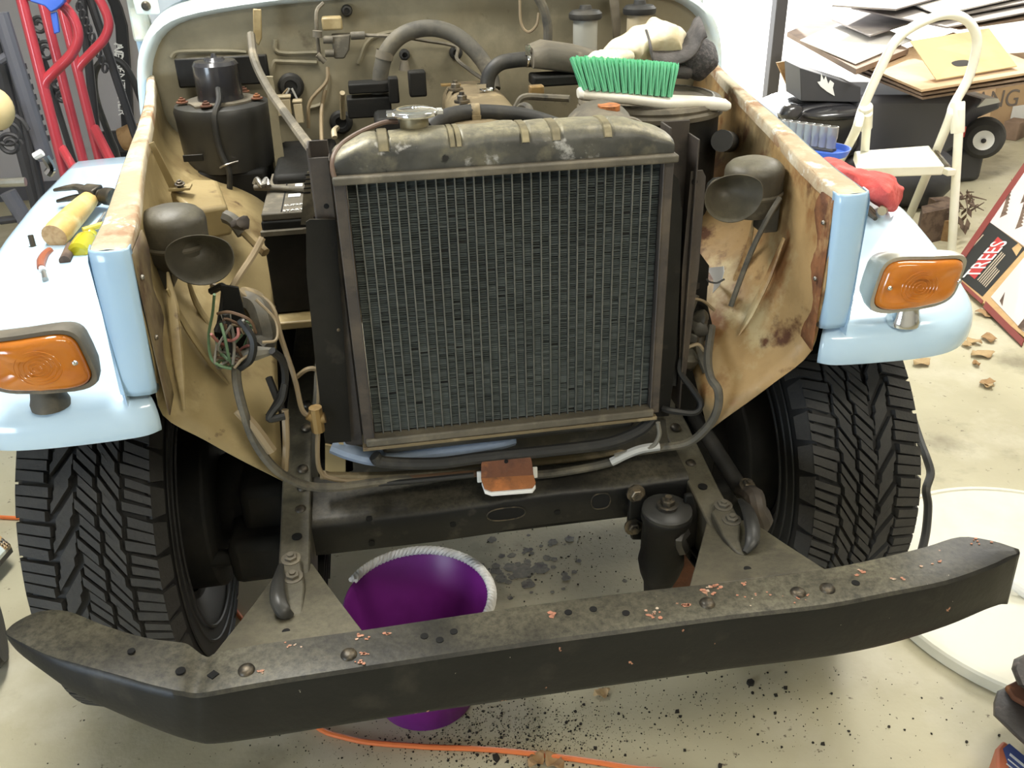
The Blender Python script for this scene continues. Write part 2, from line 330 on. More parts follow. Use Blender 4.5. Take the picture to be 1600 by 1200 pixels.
struct(MB().box((-1.45, 4.85, 1.3), (3.1, .1, 2.6)), 'wall_back', 'wall')
struct(MB().box((.15, 6.0, 1.3), (.1, 2.4, 2.6)), 'wall_inner', 'wall')
struct(MB().box((2.9, 7.15, 2.5), (5.4, .1, .2)), 'wall_lintel', 'wallwhite')
struct(MB().box((-1.45, 4.785, .05), (3.1, .03, .1)), 'baseboard_back', 'greyplastic')
pz = P(1200, 178, Z=0)
spot_mid = P(812, 893, Z=0)
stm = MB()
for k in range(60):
    a = random.uniform(0, 6.28); d = abs(random.gauss(0, .10)); c = spot_mid+V((cos(a)*d*1.1, sin(a)*d*.9, 0)); r_ = random.uniform(.004, .022)*(1 if d < .06 else .6)
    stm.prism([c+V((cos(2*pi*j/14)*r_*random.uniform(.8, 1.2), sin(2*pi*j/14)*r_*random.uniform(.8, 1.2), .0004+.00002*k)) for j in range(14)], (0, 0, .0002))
flo = bpy.data.objects['floor']; OFF[flo] = V((0, 0, 0))
stm.build('dark_floor_spots', mat('dark_floor_spots', (.15, .135, .11), .45, layers=[((.24, .22, .17), 60, .45, .65), ((.06, .05, .045), 25, .55, .65)]), flo, label='dark spots on the floor', smooth=0, kind='stuff')  # scattered darker spots laid flat on the floor
struct(MB().box((pz.x, pz.y, 1.0), (.09, .09, 2.0)).box((pz.x, pz.y, .02), (.16, .16, .04)), 'trim_door_post', 'greyplastic', bevel=.006)

# ================================================================== THE TRUCK
car = thing('off_road_vehicle', 'pale blue vintage off-road truck with grille and hood removed, parked in the garage', 'car', (0, .7, 0))

# ---- front bumper
st = [((8, 987), (9, 991), (10, 997), .625), ((25, 972), (30, 1003), (29, 1021), .624), ((60, 956), (75, 1025), (68, 1052), .622), ((105, 955), (130, 1042), (118, 1088), .619),
      ((162, 977), (180, 1056), (172, 1113), .614), ((225, 996), (225, 1070), (222, 1135), .607), ((275, 1003), (268, 1081), (268, 1153), .603), ((294, 1007), (286, 1084), (287, 1159), .601),
      ((322, 1026), (303, 1087), (305, 1164), .597), ((345, 1018), (330, 1084), (335, 1167), .599), ((420, 1005), (425, 1067), (425, 1155), .6), ((565, 985), (580, 1043), (580, 1130), .6),
      ((800, 950), (800, 1010), (800, 1098), .6), ((1000, 924), (1000, 983), (1000, 1069), .6), ((1150, 908), (1150, 963), (1150, 1048), .6), ((1290, 889), (1290, 947), (1290, 1030), .6),
      ((1375, 872), (1390, 928), (1390, 1010), .6), ((1445, 855), (1480, 910), (1480, 982), .6), ((1500, 839), (1550, 886), (1540, 957), .6), ((1550, 845), (1575, 874), (1562, 949), .6), ((1592, 858), (1594, 864), (1574, 945), .6)]
T = []; RR = []; BB = []
for tr, tf, b, z in st:
    t = P(*tf, Z=z); T.append(t); RR.append(P(*tr, Z=z)); BB.append(P(*b, Y=t.y))
T = catmull(T, 4); RR = catmull(RR, 4); BB = catmull(BB, 4)
rows = []
for t, r_, b in zip(T, RR, BB):
    a = (r_-t); al = a.length; a.normalize(); d = (b-t); dl = d.length; d.normalize()
    e = min(.016, al*.4, dl*.3)
    sec = [r_+d*min(.008, dl*.2), r_, r_.lerp(t, .5), t+a*e, t+a*e*.35+d*e*.08, t+a*e*.08+d*e*.35, t+d*e, t.lerp(b, .5), b-d*e*.7, b-d*e*.15+a*e*.2, b+a*e*.8, b+a*min(.05, al*.8)]
    rows.append(sec)
bump_ = MB().grid(rows).build('front_bumper', 'bumper', car, solid=.004, label='black painted steel channel bumper with chipped paint and a kink at its left end')
def disc(px, py, r, par, Z=None, Y=None, sq=False, nm='bolt_hole', m='hole', fl=1.0):
    c = P(px, py, Z=Z) if Z is not None else P(px, py, Y=Y)
    ax = (0, 0, 1) if Z is not None else (0, -1, 0)
    return MB().lathe([(r, -.002), (r, .0008), (r*.8, .0009)], c, ax, 4 if sq else 14).build(nm, m, par)
for x, y, r in ((162, 1011, .0052), (205, 1017, .0052), (282, 1048, .0066), (663, 994, .0056), (687, 1000, .0056), (709, 987, .0056), (888, 957, .0056), (927, 952, .0056), (978, 958, .0056), (1337, 911, .006)):
    disc(x, y, r, bump_, Z=.6003 if x > 300 else .612 if x < 210 else .604)
disc(333, 1054, .008, bump_, Z=.6, sq=True)
disc(370, 1126, .008, bump_, Y=-.003); 
MB().lathe([(.012, 0), (.012, .002), (.009, .002), (.009, 0)], P(1273, 995, Y=-.002), (0, -1, 0), 16, caps=False).build('bolt_hole', 'bolt', bump_)
disc(1273, 995, .009, bump_, Y=-.003)
for x, y, r in ((385, 1047, .0115), (545, 1023, .0115), (1105, 943, .0115), (1247, 926, .0115), (1293, 920, .0115)):
    MB().rivet(P(x, y, Z=.6003), (0, 0, 1), r, .006).build('carriage_bolt', 'bolt', bump_)

pc = MB()
for cx_, cy_, n_, sp_, sz in ((862, 960, 6, 9, .005), (1018, 958, 12, 13, .0045), (1073, 945, 10, 7, .0045), (1100, 924, 8, 14, .0035), (1118, 915, 7, 10, .004), (1164, 912, 5, 7, .003), (1250, 935, 10, 18, .002), (1350, 895, 6, 10, .004), (1455, 880, 4, 14, .003), (1405, 905, 5, 15, .003), (1530, 848, 6, 16, .003), (410, 1050, 5, 6, .003), (562, 995, 5, 8, .004), (575, 998, 3, 4, .003), (606, 990, 5, 5, .004), (568, 1022, 8, 6, .0035), (564, 1034, 5, 5, .003), (460, 1010, 6, 14, .0025), (1180, 930, 8, 22, .002)):
    for _ in range(n_):
        c = P(cx_+random.gauss(0, sp_*.6), cy_+random.gauss(0, sp_*.28), Z=.6008); r_ = sz*random.uniform(.35, 1); k_ = random.randint(5, 7)
        pc.prism([c+V((cos(2*pi*j/k_)*r_*random.uniform(.6, 1.3), sin(2*pi*j/k_)*r_*random.uniform(.5, 1), 0)) for j in range(k_)], (0, 0, .0004))
pc.build('primer_chips', mat('primer_chip', (.42, .19, .12), .8, layers=[((.52, .42, .32), 40, .5, .6)]), bump_, label='pinkish primer showing through chipped paint', smooth=0, kind='stuff')
# ---- frame rails, gussets, cross member
for s in (-1, 1):
    rows = []
    for y, z in ((.13, .560), (.22, .566), (.33, .58), (.5, .612), (.7, .632), (1.0, .632), (2.6, .62)):
        xo, xi = s*.381, s*.331
        rows.append([V((xo, y, z)), V((xi, y, z)), V((xi, y, z-.1)), V((xo, y, z-.1))])
    rail = MB().loft(rows).build('frame_rail', 'dusty', car, bevel=.003, label='black steel frame rail with rivets and holes')
    pts = ((480, 632), (479, 668), (473, 733), (473, 762), (470, 797)) if s < 0 else ((1055, 668), (1079, 725))
    for k, (x, y) in enumerate(pts):
        q = P(x, y, Z=.60)
        q.z = .58+max(0, min(1, (q.y-.33)/.17))*.032 if q.y < .5 else .612+min(1, (q.y-.5)/.2)*.02
        q2 = P(x, y, Z=q.z)
        MB().rivet(q2, (0, -.2, 1), .0105, .007).build('rivet', 'bolt', rail)
    disc(*((464, 838) if s < 0 else (1098, 760)), .0085, rail, Z=.5815)
g = MB().prism([P(440, 882, Z=.566), P(488, 880, Z=.566), P(520, 925, Z=.576), P(567, 986, Z=.597), P(332, 1024, Z=.597), P(395, 945, Z=.577)], (0, 0, -.006)).build('gusset_plate', 'dusty', car, bevel=.0015)
disc(447, 987, .006, g, Z=.591)
g = MB().prism([P(1104, 815, Z=.566), P(1172, 812, Z=.566), P(1225, 848, Z=.576), P(1289, 889, Z=.597), P(1077, 917, Z=.597), P(1090, 870, Z=.577)], (0, 0, -.006)).build('gusset_plate', 'dusty', car, bevel=.0015)
disc(1168, 889, .006, g, Z=.59)
rows = []
for x, dz, dy in ((-.335, -.012, .012), (-.28, -.011, .01), (-.12, -.008, .004), (-.02, -.002, 0), (.0, .002, 0), (.1, .004, 0), (.16, .002, 0), (.2, 0, 0), (.335, .004, .0)):
    y, z = .352+dy, .587+dz
    rows.append([V((x, y+.13, z+.012)), V((x, y+.06, z+.008)), V((x, y+.02, z+.003)), V((x, y+.006, z)), V((x, y, z-.008)), V((x, y, z-.035)), V((x, y+.002, z-.066)), V((x, y+.01, z-.07)), V((x, y+.13, z-.07))])
xm = MB().loft(rows).build('front_crossmember', 'black', car, smooth=50, label='black pressed steel cross member with oval and round holes')
def oval(px, py, rx, rz, par, y, n=20):
    c = P(px, py, Y=y)
    MB().prism([c+V((math.copysign(abs(cos(2*pi*k/n))**.7, cos(2*pi*k/n))*rx, 0, math.copysign(abs(sin(2*pi*k/n))**.9, sin(2*pi*k/n))*rz)) for k in range(n)], (0, .003, 0)).build('hole', 'hole', par)
    if rx > .01: MB().tube([c+V((math.copysign(abs(cos(2*pi*k/n))**.7, cos(2*pi*k/n))*rx, 0, math.copysign(abs(sin(2*pi*k/n))**.9, sin(2*pi*k/n))*rz)) for k in range(n)], .0012, 6, 2, closed=True).build('hole_rim', 'bolt', par)
oval(791, 803, .034, .013, xm, .3508); oval(939, 783, .0175, .0165, xm, .3508); oval(577, 811, .0055, .005, xm, .357); oval(708, 820, .0055, .005, xm, .353); oval(581, 850, .0055, .005, xm, .357); oval(871, 801, .0055, .005, xm, .3508)
rs = MB().tube([P(500, 742, Y=.43), P(600, 742, Y=.43), P(700, 735, Y=.43), P(757, 729, Y=.43), P(830, 722, Y=.43), P(920, 712, Y=.43), P(975, 700, Y=.44)], .011, 8, 3, .6).build('rusty_strap', 'tan_dust', car, label='dusty tan strap lying along the cross member')
# lower painted support bar, hose and lip under the radiator
MB().tube([P(520, 696, Y=.41), P(552, 708, Y=.40), P(600, 716, Y=.40), P(680, 707, Y=.40), P(770, 692, Y=.40), P(800, 684, Y=.41)], .016, 10, 4, .8).build('radiator_support', 'blue_grey', car, label='grimy blue painted curved support under the radiator, darkened as if shaded')
MB().prism([P(540, 700, Y=.43), P(1040, 655, Y=.43), P(1045, 700, Y=.43), P(700, 735, Y=.43), P(540, 745, Y=.43)], (0, .01, 0)).build('support_panel', 'dusty', car)
MB().tube([P(585, 712, Y=.375), P(600, 722, Y=.375), P(680, 724, Y=.37), P(760, 714, Y=.37), P(860, 704, Y=.37), P(950, 692, Y=.37), P(1000, 672, Y=.375), P(1020, 652, Y=.385)], .0105, 10, 5).build('lower_hose', 'rubber', car)
MB().prism([P(508, 695, Y=.43), P(550, 705, Y=.43), P(552, 735, Y=.43), P(530, 742, Y=.43), P(508, 735, Y=.43)], (0, .006, 0)).build('cream_tab', 'cream', car, label='cream painted sheet metal tab')
MB().prism([P(521, 676, Y=.40), P(536, 680, Y=.40), P(537, 699, Y=.40), P(530, 694, Y=.40)], (0, .004, 0)).build('cream_tab', 'cream', car, label='small cream painted tab')

# ---- licence bracket on the cross member
br = MB()
vert = [P(752, 725, Y=.36), P(756, 714, Y=.362), P(768, 711, Y=.363), P(818, 706, Y=.363), P(828, 710, Y=.362), P(831, 720, Y=.36), P(834, 745, Y=.35), P(752, 750, Y=.35)]
br.prism(vert, (0, .003, .001))
hor = [P(752, 750, Y=.35), P(834, 745, Y=.35), P(837, 756, Y=.335), P(832, 763, Y=.33), P(768, 768, Y=.33), P(757, 764, Y=.333)]
bk = br.build('mounting_bracket', 'rust', car, label='rusty brown angle bracket with a white underside', bevel=.0008)
MB().prism(hor, (0, .001, .003)).build('bracket_foot', 'rust_orange', bk, label='orange-rusty foot of the bracket')
MB().prism([p+V((0, -.001, -.004)) for p in hor], (0, .0005, -.006)).build('painted_underside', 'white', bk, label='white painted underside', bevel=.001)
for q_ in ((749, 745), (836, 738)): MB().box(P(*q_, Y=.368), (.008, .004, .022)).build('painted_tab', 'white', bk, label='white painted side tab', bevel=.001)
for x, y in ((770, 756), (822, 752), (791, 721)): disc(x, y, .0035, bk, Y=.345 if y > 740 else .359)

# ---- radiator
RX0, RX1, RZ0, RZ1, RY = -.208, .258, .735, 1.158, .372
rad = MB().box(((RX0+RX1)/2, RY+.037, (RZ0+RZ1)/2), (RX1-RX0, .058, RZ1-RZ0)).build('radiator', 'core', car, label='black finned radiator with a dented grey and brass top tank')
tb = MB(); fn = MB(); NT = 33
dx = (RX1-RX0)/(NT)
for i in range(NT+1):
    x = RX0+i*dx+random.uniform(-.0006, .0006)
    if 0 < i < NT: tb.box((x, RY+.006, (RZ0+RZ1)/2), (.0021, .008, RZ1-RZ0))
    if i < NT:
        x0, x1 = x+.001, x+dx-.001; nf = 112
        for k in range(nf):
            z = RZ0+.004+(RZ1-RZ0-.006)*(k/nf); j = random.uniform(-.0012, .0012); tl = random.uniform(-.0006, .0006)
            if random.random() < .012: continue
            y = RY+.003+abs(j); sl = random.uniform(.0012, .0026)
            fn.add([(x0, y, z+j*.3), (x1, y, z+j*.3+tl), (x1, y+.0035, z+sl+tl), (x0, y+.0035, z+sl)], [(0, 1, 2, 3)])
tb.build('core_tubes', 'tube', rad, label='thin grey vertical radiator tubes', kind='stuff', smooth=0)
fn.build('cooling_fins', 'fin', rad, kind='stuff', smooth=0)
ch = MB()
for sx, xa, xb in ((-1, -.2265, -.2095), (1, .259, .2745)):
    for (a0, a1) in (((xa+xb)/2, 0),):
        ch = MB().box(((xa+xb)/2, RY+.016, (RZ0+RZ1)/2), (xb-xa, .05, RZ1-RZ0+.02))
        ch.box(((xa if sx > 0 else xb), RY-.006, (RZ0+RZ1)/2), (.003, .01, RZ1-RZ0)).build('side_channel', 'brown_grey', rad, bevel=.002)
def tanksec(x, h):
    y0 = RY-.012
    return [V((x, y0+.004, 1.168)), V((x, y0+.003, 1.168+h*.5)), V((x, y0+.006, 1.168+h*.72)), V((x, y0+.014, 1.168+h*.90)), V((x, y0+.028, 1.168+h*.98)), V((x, y0+.05, 1.168+h)), V((x, y0+.075, 1.168+h*.93)), V((x, y0+.086, 1.168+h*.7)), V((x, y0+.09, 1.168))]
strap_x = [P(px, 218, Y=.372).x for px in (598, 710, 820, 868, 948)]
prof = [(-.224, .022), (-.221, .026), (-.18, .0455), (-.172, .048), (-.1, .0495), (.1, .050), (.2, .0495), (.212, .047), (.268, .024), (.274, .019)]
def hh(x):
    for (a, ha_), (b, hb0) in zip(prof, prof[1:]):
        if x <= b:
            h = ha_+(hb0-ha_)*(x-a)/(b-a); break
    else: h = .02
    dmin = min(abs(x-q) for q in strap_x)
    if dmin < .009: h *= .955
    return h+.0009*sin(x*55)+.0007*sin(x*23+1)
xs_ = sorted(set([round(-.224+.498*i/90, 4) for i in range(91)]+[round(q+d, 4) for q in strap_x for d in (-.011, -.009, .009, .011)]+[-.18, .212]))
rows = [catmull(tanksec(x, hh(x)), 2) for x in xs_]
tk = MB().loft(rows)
for p in tk.v: p += noise.noise_vector(p*28)*.0022
tank = tk.build('top_tank', 'tank', rad, smooth=60, label='dented grey and brass radiator tank with solder stains')
MB().box((.0255, RY+.03, 1.163), (.504, .105, .012)).build('tank_lip', 'dusty2', rad, bevel=.003)
for px, w in ((598, .015), (706, .008), (716, .008), (820, .012), (868, .013), (948, .013)):
    x0 = P(px, 218, Y=.372).x
    rows = [[q+V((0, -.0016 if q.y < RY+.03 else .001, .0018)) for q in catmull(tanksec(x0+t*w/2, .0485), 3)[4:-2]] for t in (-1, -.8, .8, 1)]
    for q in rows[0]+rows[-1]: q += V((0, .002, -.002))
    MB().grid(rows).build('tank_strap', 'strap', rad, smooth=50)
MB().box((.0205, RY+.02, .728), (.487, .07, .014)).build('bottom_lip', 'dusty2', rad, bevel=.003)
MB().box((.0205, RY+.012, .7165), (.50, .05, .006)).build('lower_bar', 'tan_dust', rad, bevel=.001)
MB().box((.0205, RY+.045, .70), (.44, .06, .03)).build('bottom_tank', 'dusty', rad, bevel=.008)
MB().lathe([(.021, 0), (.021, .02), (.025, .024), (.025, .03)], P(648, 202, Y=.43), (0, 0, 1), 20).build('filler_neck', 'strap', rad)
cp = P(648, 180, Y=.43)
capm = MB().lathe([(.0335, 0), (.0345, .003), (.0335, .007), (.027, .0095), (.012, .011), (.004, .0112), (.004, .0125), (0, .0125)], cp, (0, 0, 1), 24, caps=False)
capm.lathe([(.0335, 0), (0, 0)], cp, (0, 0, 1), 24, caps=False)
capm.box(cp+V((-.035, 0, .004)), (.012, .02, .006)).box(cp+V((.035, 0, .004)), (.012, .02, .006))
capm.build('radiator_cap', 'chrome', rad, label='chrome radiator cap', bevel=.0015)
MB().tube([P(622, 190, Y=.43), P(598, 192, Y=.43), P(560, 208, Y=.42), P(533, 226, Y=.40), P(521, 245, Y=.375), P(520, 268, Y=.362), P(528, 290, Y=.358)], .0036, 8, 5).build('overflow_hose', M['redbrown_hose'], rad, label='thin brown overflow hose')

# ---- radiator side posts and baffles
for s in (-1, 1):
    xa, xb = (-.258, -.230) if s < 0 else (.281, .327)
    ya, yb = .405, .452
    m_ = MB(); zt = 1.2 if s < 0 else 1.196
    m_.box(((xa+xb)/2, yb, (.7+zt)/2), (xb-xa, .003, zt-.7)).box((xa, (ya+yb)/2, (.7+zt)/2), (.003, yb-ya, zt-.7)).box((xb, (ya+yb)/2, (.7+zt)/2-.01), (.003, yb-ya, zt-.72))
    if s < 0: m_.box(((xa+xb)/2, ya, (.7+1.186)/2), (xb-xa, .003, 1.186-.7))
    m_.build('radiator_post', 'brown_grey', car, bevel=.001)
bf = [(478, 347), (484, 343), (524, 343), (549, 690), (508, 693), (492, 560), (479, 430)]
b1 = MB().prism([P(x, y, Y=.398-(.012 if x < 500 else 0)) for x, y in bf], (0, .003, 0)).build('radiator_baffle', 'black', car, label='satin black sheet metal baffle beside the radiator')
for x, y in ((512, 361), (528, 515)): MB().rivet(P(x, y, Y=.3975), (0, -1, 0), .004, .003).build('screw', 'bolt', b1)
bf = [(1043, 262), (1060, 280), (1066, 330), (1063, 420), (1056, 560), (1045, 650), (1019, 652), (1030, 470)]
MB().prism([P(x, y, Y=.40) for x, y in bf], (0, .003, 0)).build('radiator_baffle', 'black', car)
pb = MB().prism([P(x, y, Y=.415) for x, y in ((1080, 268), (1098, 266), (1103, 276), (1092, 420), (1070, 600), (1060, 600), (1066, 420))], (0, .003, 0))  .build('slotted_bracket', 'brown_grey', car, label='brown-grey bracket strip with a bolt hole')
disc(1085, 284, .005, pb, Y=.4145)
ho = P(510, 322, Y=.43); disc(510, 322, .004, car, Y=.404)

# ---- tow hooks
for s, base, bolts, horn in ((-1, [(436, 884), (446, 872), (470, 876), (476, 915), (472, 960), (447, 962), (437, 930)], ((455, 874), (458, 902)), [(439, 884), (434, 912), (435, 938), (444, 956), (456, 962)]),
                              (1, [(1112, 800), (1124, 783), (1143, 787), (1157, 812), (1155, 842), (1164, 867), (1150, 862), (1130, 838)], ((1130, 791), (1143, 813)), [(1157, 782), (1168, 797), (1175, 820), (1175, 845), (1164, 863)])):
    hk = MB().prism([P(x, y, Z=.585) for x, y in base], (0, 0, -.018)).build('tow_hook', 'dusty', car, bevel=.003, label='black forged tow hook bolted to the frame rail')
    MB().tube([P(x, y, Z=z) for (x, y), z in zip(horn, (.592, .604, .606, .598, .587))], [.005, .0105, .0125, .0115, .005], 10, 5, .8).build('hook_horn', 'worn_black', hk)
    for x, y in bolts: MB().hexbolt(P(x, y, Z=.585), (0, -.1, 1), .0105, .009).build('bolt', 'dusty2', hk)

# ---- steering gear and links
sg = MB()
sc_ = P(1042, 800, Y=.285)
sg.lathe([(.022, -.21), (.027, -.16), (.036, -.135), (.041, -.11), (.0385, -.09), (.040, -.02), (.044, -.012), (.044, -.002), (.040, .003), (.020, .006), (.018, .010), (0, .011)], sc_, (.02, -.06, 1), 24)
gear = sg.build('steering_gear', 'deep', car, label='greasy black steering gear housing')
MB().lathe([(.043, 0), (.043, .006), (.039, .009), (.017, .011), (.017, .014)], sc_+V((0, 0, 0)), (.02, -.06, 1), 24).build('gear_cover', 'worn_black', gear)
MB().hexbolt(sc_+V((0, 0, .012)), (.02, -.06, 1), .012, .016).build('adjuster_bolt', 'bolt', gear)
MB().prism([P(x, y, Y=.335) for x, y in ((982, 762), (990, 755), (1003, 758), (1014, 790), (1012, 815), (1003, 838), (985, 838), (978, 820))], (0, -.012, 0)).build('gear_flange', 'black', gear, bevel=.003)
for x, y in ((993, 770), (989, 822)): MB().hexbolt(P(x, y, Y=.323), (0, -1, .1), .011, .014).build('flange_bolt', 'bolt', gear)
MB().prism([P(x, y, Y=.30) for x, y in ((1068, 770), (1080, 768), (1095, 830), (1085, 880), (1072, 868), (1062, 820))], (0, -.01, 0)).build('gear_flange', 'deep', gear, bevel=.003)
MB().tube([P(1068, 830, Y=.27), P(1060, 842, Y=.255), P(1066, 858, Y=.26)], .013, 8, 4).build('gear_lug', 'worn_black', gear)
MB().prism([P(x, y, Y=.33) for x, y in ((1008, 850), (1030, 858), (1090, 858), (1085, 935), (1035, 940), (1022, 905))], (0, .03, 0)).build('pitman_arm', 'rust', car, label='rust brown pitman arm', bevel=.004)
MB().tube([P(1010, 832, Y=.36), P(1020, 880, Y=.34), P(1030, 905, Y=.335)], .010, 8, 3).build('steering_bracket', 'rust', gear)
lk = MB().cyl(P(1085, 650, X=.44), P(1162, 772, X=.44), .0155).build('drag_link', 'worn_black', car)
MB().tube([P(1160, 768, X=.44), P(1178, 776, X=.44), P(1184, 796, X=.44), P(1190, 812, X=.45), P(1185, 830, X=.45)], [.016, .018, .016, .020, .014], 10, 4).build('link_end', 'brown_grey', lk, label='rusty brown ball joint end')
for x, y in ((1162, 762), (1170, 788)): MB().hexbolt(P(x, y, X=.44)+V((0, -.012, .012)), (.1, -.4, 1), .010, .012).build('bolt', 'bolt', lk)
# axle, springs, hangers
ax = MB().cyl((-.6, .76, .40), (.6, .76, .40), .045, n=20); ax.ball((.2, .76, .40), .14, 20, 14, (1, .9, 1))
ax.build('front_axle', 'deep', car)
for s in (-1, 1):
    sp = MB()
    for k in range(4):
        L_ = .60-.11*k
        sp.grid([[V((s*.355+w, .72+t*L_, .49-.022*k-.075*(1-(t*L_/.6)**2)+.03)) for w in (-.032, .032)] for t in [i/8-1 for i in range(17)]])
    sp.build('leaf_spring', 'deep', car, solid=.008)
    hx = P(520, 1150, Y=.12).x if s < 0 else P(1145, 1048, Y=.12).x
    hg = MB().box((s*.30, .10, .462), (.11, .03, .045)).cyl((s*.24, .10, .455), (s*.37, .10, .455), .014)
    hg.box((s*.355, .11, .49), (.05, .05, .06)).build('spring_hanger', 'deep', car, bevel=.003)

# ---- wheels
def wheel_meshes():
    cx = 0
    side = [(.20, -.085), (.24, -.112), (.30, -.122), (.345, -.118), (.372, -.108), (.381, -.098), (.386, -.05), (.387, 0), (.386, .05), (.381, .098), (.372, .108), (.345, .118), (.30, .122), (.24, .112), (.20, .085)]
    a = MB().lathe(side, (0, 0, 0), (1, 0, 0), 72, caps=False)
    for k in range(3): a.lathe([(.26+.03*k, -.1215), (.262+.03*k, -.1245), (.266+.03*k, -.1245), (.268+.03*k, -.122)], (0, 0, 0), (1, 0, 0), 72, caps=False)
    t = MB(); N = 38
    ribs = [(-.110, -.066, .0, .90), (-.060, -.030, .5, .90), (-.024, .008, .1, .88), (.014, .046, .6, .90), (.052, .110, .2, .90)]
    def pt(x, r, ang):
        r -= .016*abs(x/.11)**3
        return (x, r*cos(ang), r*sin(ang))
    for ri, (x0, x1, ph, fr) in enumerate(ribs):
        for k in range(N):
            st_ = 2*pi/N; a0 = (k+ph)*st_
            sk = (.28, .34, .26, -.32, .10)[ri]*st_*(.5 if ri == 0 else 1)
            for h in range(3):                      # each lug is split by sipes
                b0 = a0+st_*fr*(h/3+.008); b1 = a0+st_*fr*((h+1)/3-.008)
                if ri == 0 and (k % 2): b0 += st_*.04
                jx = (.003, -.002, -.004)[h]
                xx0, xx1 = x0+(jx if ri > 0 else 0), x1+(jx if ri < 4 else 0)
                vs = []
                for r in (.384, .4005):
                    top = r > .39; dr = .0012 if top else 0; c = .001/r if top else 0
                    if ri == 4 and top: dr = .003
                    vs += [pt(xx0+dr, r, b0-sk+c), pt(xx1-dr, r, b0+sk+c), pt(xx1-dr, r, b1+sk-c), pt(xx0+dr, r, b1-sk-c)]
                t.add(vs, [(4, 5, 6, 7), (0, 1, 5, 4), (1, 2, 6, 5), (2, 3, 7, 6), (3, 0, 4, 7)])
            if ri in (0, 4):   # shoulder lug running down the side
                sx = -1 if ri == 0 else 1
                s0 = .9 if ri == 0 else 1.0
                vs = [(sx*.1085, .3835*cos(a), .3835*sin(a)) for a in (a0+sk*sx, a0+st_*fr+sk*sx)]+[(sx*.1225, .350*cos(a), .350*sin(a)) for a in (a0+st_*fr*.92+sk*sx, a0+st_*.08+sk*sx)]
                vs += [(sx*.095, .37*cos(a), .37*sin(a)) for a in (a0+sk*sx, a0+st_*fr+sk*sx)]+[(sx*.110, .342*cos(a), .342*sin(a)) for a in (a0+st_*fr*.92+sk*sx, a0+st_*.08+sk*sx)]
                t.add(vs, [(0, 1, 2, 3), (0, 4, 5, 1), (1, 5, 6, 2), (2, 6, 7, 3), (3, 7, 4, 0)])
    rim = MB().lathe([(.205, -.09), (.19, -.085), (.18, -.03), (.17, .02), (.08, .03), (.06, .06), (0, .065)], (0, 0, 0), (1, 0, 0), 40, caps=False)
    rim.lathe([(.205, .09), (.19, .085), (.18, .03)], (0, 0, 0), (1, 0, 0), 40, caps=False)
    z = V((0, 0, 0))
    return t.mesh('tread', 'tire', z, 30), a.mesh('front_wheel', 'tire_side', z), rim.mesh('rim', 'deep', z)
wm = wheel_meshes()
for s in (-1, 1):
    w = bpy.data.objects.new('front_wheel', wm[1]); COL.objects.link(w); w.parent = car; w.location = V((s*.705, .745, .40))-OFF[car]
    w['label'] = 'black all-terrain front tyre and wheel'
    if s < 0: w.rotation_euler = (0.05, 0, pi)
    for nm, me in (('tread', wm[0]), ('rim', wm[2])):
        o = bpy.data.objects.new(nm, me); COL.objects.link(o); o.parent = w
    MB().lathe([(.04, -.03), (.17, -.03), (.185, -.02), (.185, .05), (.1, .06)], (s*.575, .745, .4), (s, 0, 0), 32).build('brake_drum', 'deep', car, bevel=.004)
    MB().ball((s*.49, .745, .4), .105, 20, 14).build('steering_knuckle', 'deep', car)
    MB().box((s*.44, .70, .43), (.10, .22, .16)).box((s*.46, .60, .37), (.12, .12, .10)).build('steering_arm', 'deep', car, bevel=.02)
    MB().cyl((s*.43, .70, .36), (s*.42, .80, .86), .032).build('shock_absorber', 'deep', car)
    MB().box((s*.355, .75, .44), (.10, .14, .12)).build('spring_plate', 'deep', car, bevel=.01)
MB().cyl((-.56, .58, .365), (.56, .58, .365), .017).build('tie_rod', 'deep', car)

for s in (-1, 1):
    MB().box((s*.60, 1.17, .60), (.44, .012, .60)).build('light_block_flap', 'deep', car)  # added panel that blocks rear light, so the floor by the wheel darkens
    MB().box((s*.66, 1.9, .60), (.10, 1.3, .16)).build('rocker_sill', 'blue', car, bevel=.01)
MB().box((0, 1.6, .50), (.34, 1.2, .26)).build('gearbox', 'deep', car, bevel=.03)
